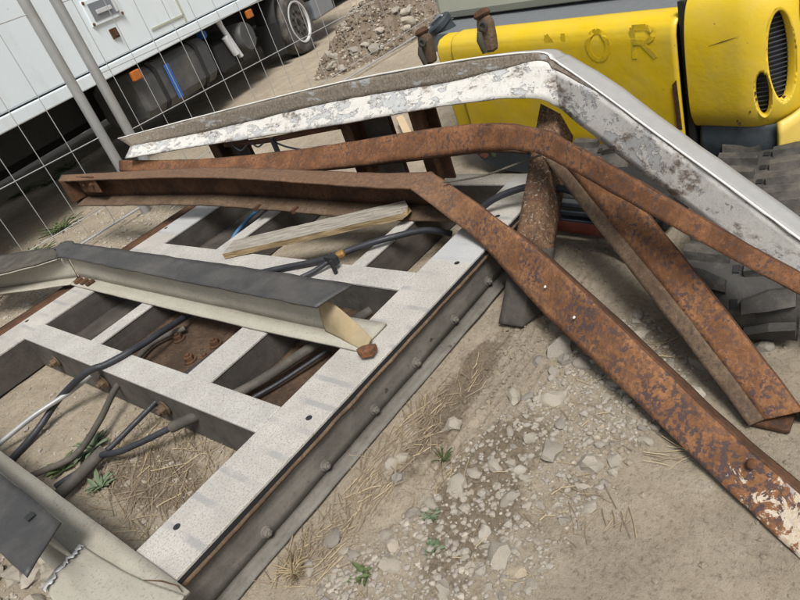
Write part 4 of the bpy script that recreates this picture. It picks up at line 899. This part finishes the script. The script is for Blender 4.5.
m = MB(); m.box((-3.34, -.02, 1.235), (-3.24, 0, 1.33), X); m.box((-3.30, -.04, 1.25), (-3.27, -.02, 1.31), X); m.build("door_catch", 'rustb', bx, bevel=.006)
m = MB(); m.box((-10, .9, .55), (2.3, 1.6, .9), X); m.build("chassis_rail", 'under', tk)
m = MB(); m.box((-10, 1.9, .3), (-.4, 2.0, .94), X); m.build("far_side_guard", 'under', tk)
def ring_prof(pts, s0, s1, nm, mat, par, b=.05): m = MB(); m.prism(pts, s0, s1, lambda d, z, s: tp(s, d, z)); return m.build(nm, mat, par, bevel=b)
tkk = ring_prof([(.05, .46), (.12, .36), (.6, .34), (.72, .45), (.72, .80), (.6, .88), (.12, .88), (.05, .80)], -3.30, -1.86, "fuel_tank", 'tank', tk)
for s in (-2.98, -2.16): ring_prof([(.035, .45), (.11, .34), (.62, .32), (.62, .9), (.11, .9), (.035, .81)], s, s + .06, "tank_strap", 'under', tkk, .008)
ring_prof([(.02, .42), (.035, .42), (.035, .80), (.02, .80)], -2.80, -2.72, "blue_strap", 'blue', tkk, .004)
for s in (-3.36, -.90): m = MB(); m.box((s, -.03, .80), (s + .13, .02, .90), X); m.build("marker_lamp", 'orange', tk, bevel=.012)
m = MB(); m.lathe([(.02, 0), (.17, .0), (.19, .04), (.19, .5), (.17, .54), (.02, .54)], tp(-1.02, .02, .62), TN, 28); ar = m.build("air_tank", 'tank', tk, smooth=40)
m = MB(); m.tube([tp(-1.42, .1, .95), tp(-1.30, .06, .44)], .035, 10); m.build("strut", 'steel', tk, smooth=60)
m = MB(); m.tube([tp(-1.46, .06, .74), tp(-1.40, .04, .50)], .05, 14); c_ = m.build("filter_canister", 'steel', tk, smooth=50)
m = MB(); m.lathe([(.02, 0), (.045, 0), (.045, .09), (.02, .09)], tp(-1.75, .12, .87), TN, 14); m.build("blue_cap", 'blue', tk, smooth=50)
ring_prof([(.1, .36), (.5, .36), (.5, .7), (.1, .7)], -1.72, -1.2, "battery_box", 'under', tk, .03)
def wheel(par, pt, c, axis, rad, wid, rimr, seed=0):
    m = MB(); m.lathe([(rimr, -.0), (rimr*1.06, -.02), (rad*.80, -.03), (rad*.93, -.012), (rad*.985, .03), (rad, .07), (rad, wid-.05), (rad*.95, wid), (rimr, wid)], c, axis, 40); t_ = m.build("tyre", 'tyre', par, smooth=35)
    m = MB(); m.lathe([(.02, .09), (rimr*.30, .085), (rimr*.33, .01), (rimr*.40, .0), (rimr*.70, .004), (rimr*.76, .05), (rimr*.90, .035), (rimr*.97, -.03), (rimr*1.05, -.032), (rimr*1.05, .02)], c, axis, 40); r_ = m.build("rim", 'steel', par, smooth=35)
    hub = MB(); hub.lathe([(rimr*.26, .12), (rimr*.26, .02), (rimr*.2, .0), (.01, .0)], c, axis, 20); hub.build("hub", 'under', r_, smooth=40)
    up_ = Vector(axis).orthogonal().normalized(); b_ = Vector(axis).cross(up_).normalized()
    for k_ in range(10):
        a = 2*math.pi*k_/10; p = Vector(c) + (up_*math.cos(a) + b_*math.sin(a))*rimr*.54; n_ = MB(); n_.lathe([(.024, .02), (.024, -.02), (.014, -.03)], p, axis, 6); n_.build("wheel_nut", 'under', r_)
wheel(tk, None, tp(.34, .0, .435), TN, .445, .30, .285); wheel(tk, None, tp(.34, 2.05, .435), TN, .445, .30, .285)
# mudguard
P_ = []
for q in range(15): a = R(15 + 150*q/14); P_.append((.34 + .60*math.cos(a), .47 + .56*math.sin(a)))
rails = [[tp(s, -.0, z) for s, z in P_] + [tp(-.27, 0, .32)], [tp(s, .34, z) for s, z in P_] + [tp(-.27, .34, .32)]]
V, F, _ = loft(rails, 60, 2, 0); solid(mesh_obj("mudguard", V, F, 'under', tk, smooth=50), .03, 0)
m = MB(); m.box((-.31, .0, .16), (-.26, .36, .6), X); m.build("mud_flap", 'under', tk)
# cab beyond the wheel
m = MB(); m.prism([(.0, .95), (2.3, .95), (2.35, 1.9), (2.0, 3.0), (0, 3.0)], .02, 2.42, lambda s, z, d: tp(s, d, z)); m.build("cab", 'white', tk, bevel=.06)
for s in (0, ): m = MB(); m.box((1.02, .05, .30), (1.75, .5, .9), X); m.build("cab_step", 'silver', tk, bevel=.03)

# parked car farther back, only its sill and wheels in view
CO_ = Vector((10.3, 10.35, 0)); CD = Vector((math.cos(R(14)), math.sin(R(14)), 0)); CN = Vector((-CD.y, CD.x, 0))
cpn = lambda s, d, z: tuple(CO_ + CD*s + CN*d + Vector((0, 0, z)))
car = thing("parked_car", tuple(CO_), "dark parked car with silver sill standing beyond the truck's wheel", "car")
m = MB(); m.prism([(-2.2, .32), (2.2, .32), (2.25, .75), (1.4, .9), (.8, 1.4), (-1.2, 1.45), (-2.0, .95), (-2.25, .8)], 0, 1.75, lambda s, z, d: cpn(s, d, z)); m.build("body", 'silver', car, bevel=.08)
m = MB(); m.box((-1.0, -.02, .24), (1.0, .06, .40), lambda p: cpn(*p)); m.build("sill", 'silver', car, bevel=.03)
m = MB(); m.prism([(-1.1, .95), (1.1, .92), (.72, 1.34), (-1.0, 1.38)], -.01, 1.76, lambda s, z, d: cpn(s, d, z)); m.build("side_window", 'glass', car)
m = MB(); m.box((-2.0, .1, .18), (2.0, 1.65, .32), lambda p: cpn(*p)); m.build("underbody", 'under', car)
for s in (-1.4, 1.4):
    wheel(car, None, cpn(s, -.02, .33), CN, .33, .2, .2)

# ------------------------------------------------------------------ rubble heap and kerb behind the fence
hp = thing("rubble_heap", (6.9, 6.35, 0), "heap of brown soil and broken pale concrete lumps behind the mesh fence", "rubble heap")
HC = (7.1, 6.05)
def hz(x, y):
    q = math.hypot((x - HC[0]) / 1.7, (y - HC[1]) / .68); h = .66 * max(0, 1 - q**1.5)
    return h * (1 + .35 * fbm((x, y, 1.), 2.2, 3)) + (.14 * fbm((x, y, 5.), 5, 4) * min(1, 4*h) if h > 0 else 0) - .03
xs = np.linspace(HC[0] - 2., HC[0] + 2., 110); ys = np.linspace(HC[1] - 1.0, HC[1] + 1.0, 70)
HV = [(x, y, hz(x, y)) for y in ys for x in xs]; HF = [(j*110+i, j*110+i+1, (j+1)*110+i+1, (j+1)*110+i) for j in range(69) for i in range(109)]
g_ = G("heap_soil"); n_ = g_.noise(9, 7, .7); f_ = g_.noise(60, 5, .7); cc_ = g_.ramp(n_, [(.3, (.13, .10, .072)), (.55, (.225, .18, .135)), (.75, (.31, .26, .205))]); bb2 = g_.bump(n_, .8, .05); g_.bump(f_, .7, .015, bb2); M['heap'] = g_.fin(cc_, .95, 0, .15)
mesh_obj("soil", HV, HF, 'heap', hp, smooth=180)
for i in range(170):
    while True:
        x, y = rnd.uniform(HC[0] - 1.7, HC[0] + 1.6), rnd.uniform(HC[1] - .6, HC[1] + .6)
        if hz(x, y) > .02: break
    stone(x, y, min(.3, rnd.lognormvariate(math.log(.075), .55)), hp, hz(x, y), rnd.random() < .3, .16)
def hfn():
    while True:
        x, y = rnd.uniform(HC[0] - 1.8, HC[0] + 1.7), rnd.uniform(HC[1] - .65, HC[1] + .65)
        if hz(x, y) > -.01: return x, y, hz(x, y), min(.06, rnd.lognormvariate(math.log(.028), .4))
scatter("loose_lumps", hfn, 1300, 'pale', peb, hp); scatter("soil_clods", hfn, 2600, 'heap', peb, hp)
kb = thing("concrete_kerb", (3.2, 8.9, 0), "mossy concrete kerb lying in the shade under the truck", "kerb")
V = []; m = MB()
kd = Vector((.97, .22, 0)).normalized(); kn = Vector((-kd.y, kd.x, 0)); k0 = Vector((1.8, 8.6, 0))
V, F, _ = loft([[tuple(k0 + kd*s + kn*d + Vector((0, 0, z))) for s in (0, .8, 1.6, 2.4, 3.1)] for d, z in ((0, -.02), (.03, .13), (.08, .17), (.5, .18), (.56, .1), (.58, -.02))], 60, 4, .02, 4)
mesh_obj("kerb_stone", V, F, 'concrete', kb, smooth=60)

assert sum(1 for o in ground.children if o.name.startswith('stone')) <= 305, 'too many stones'
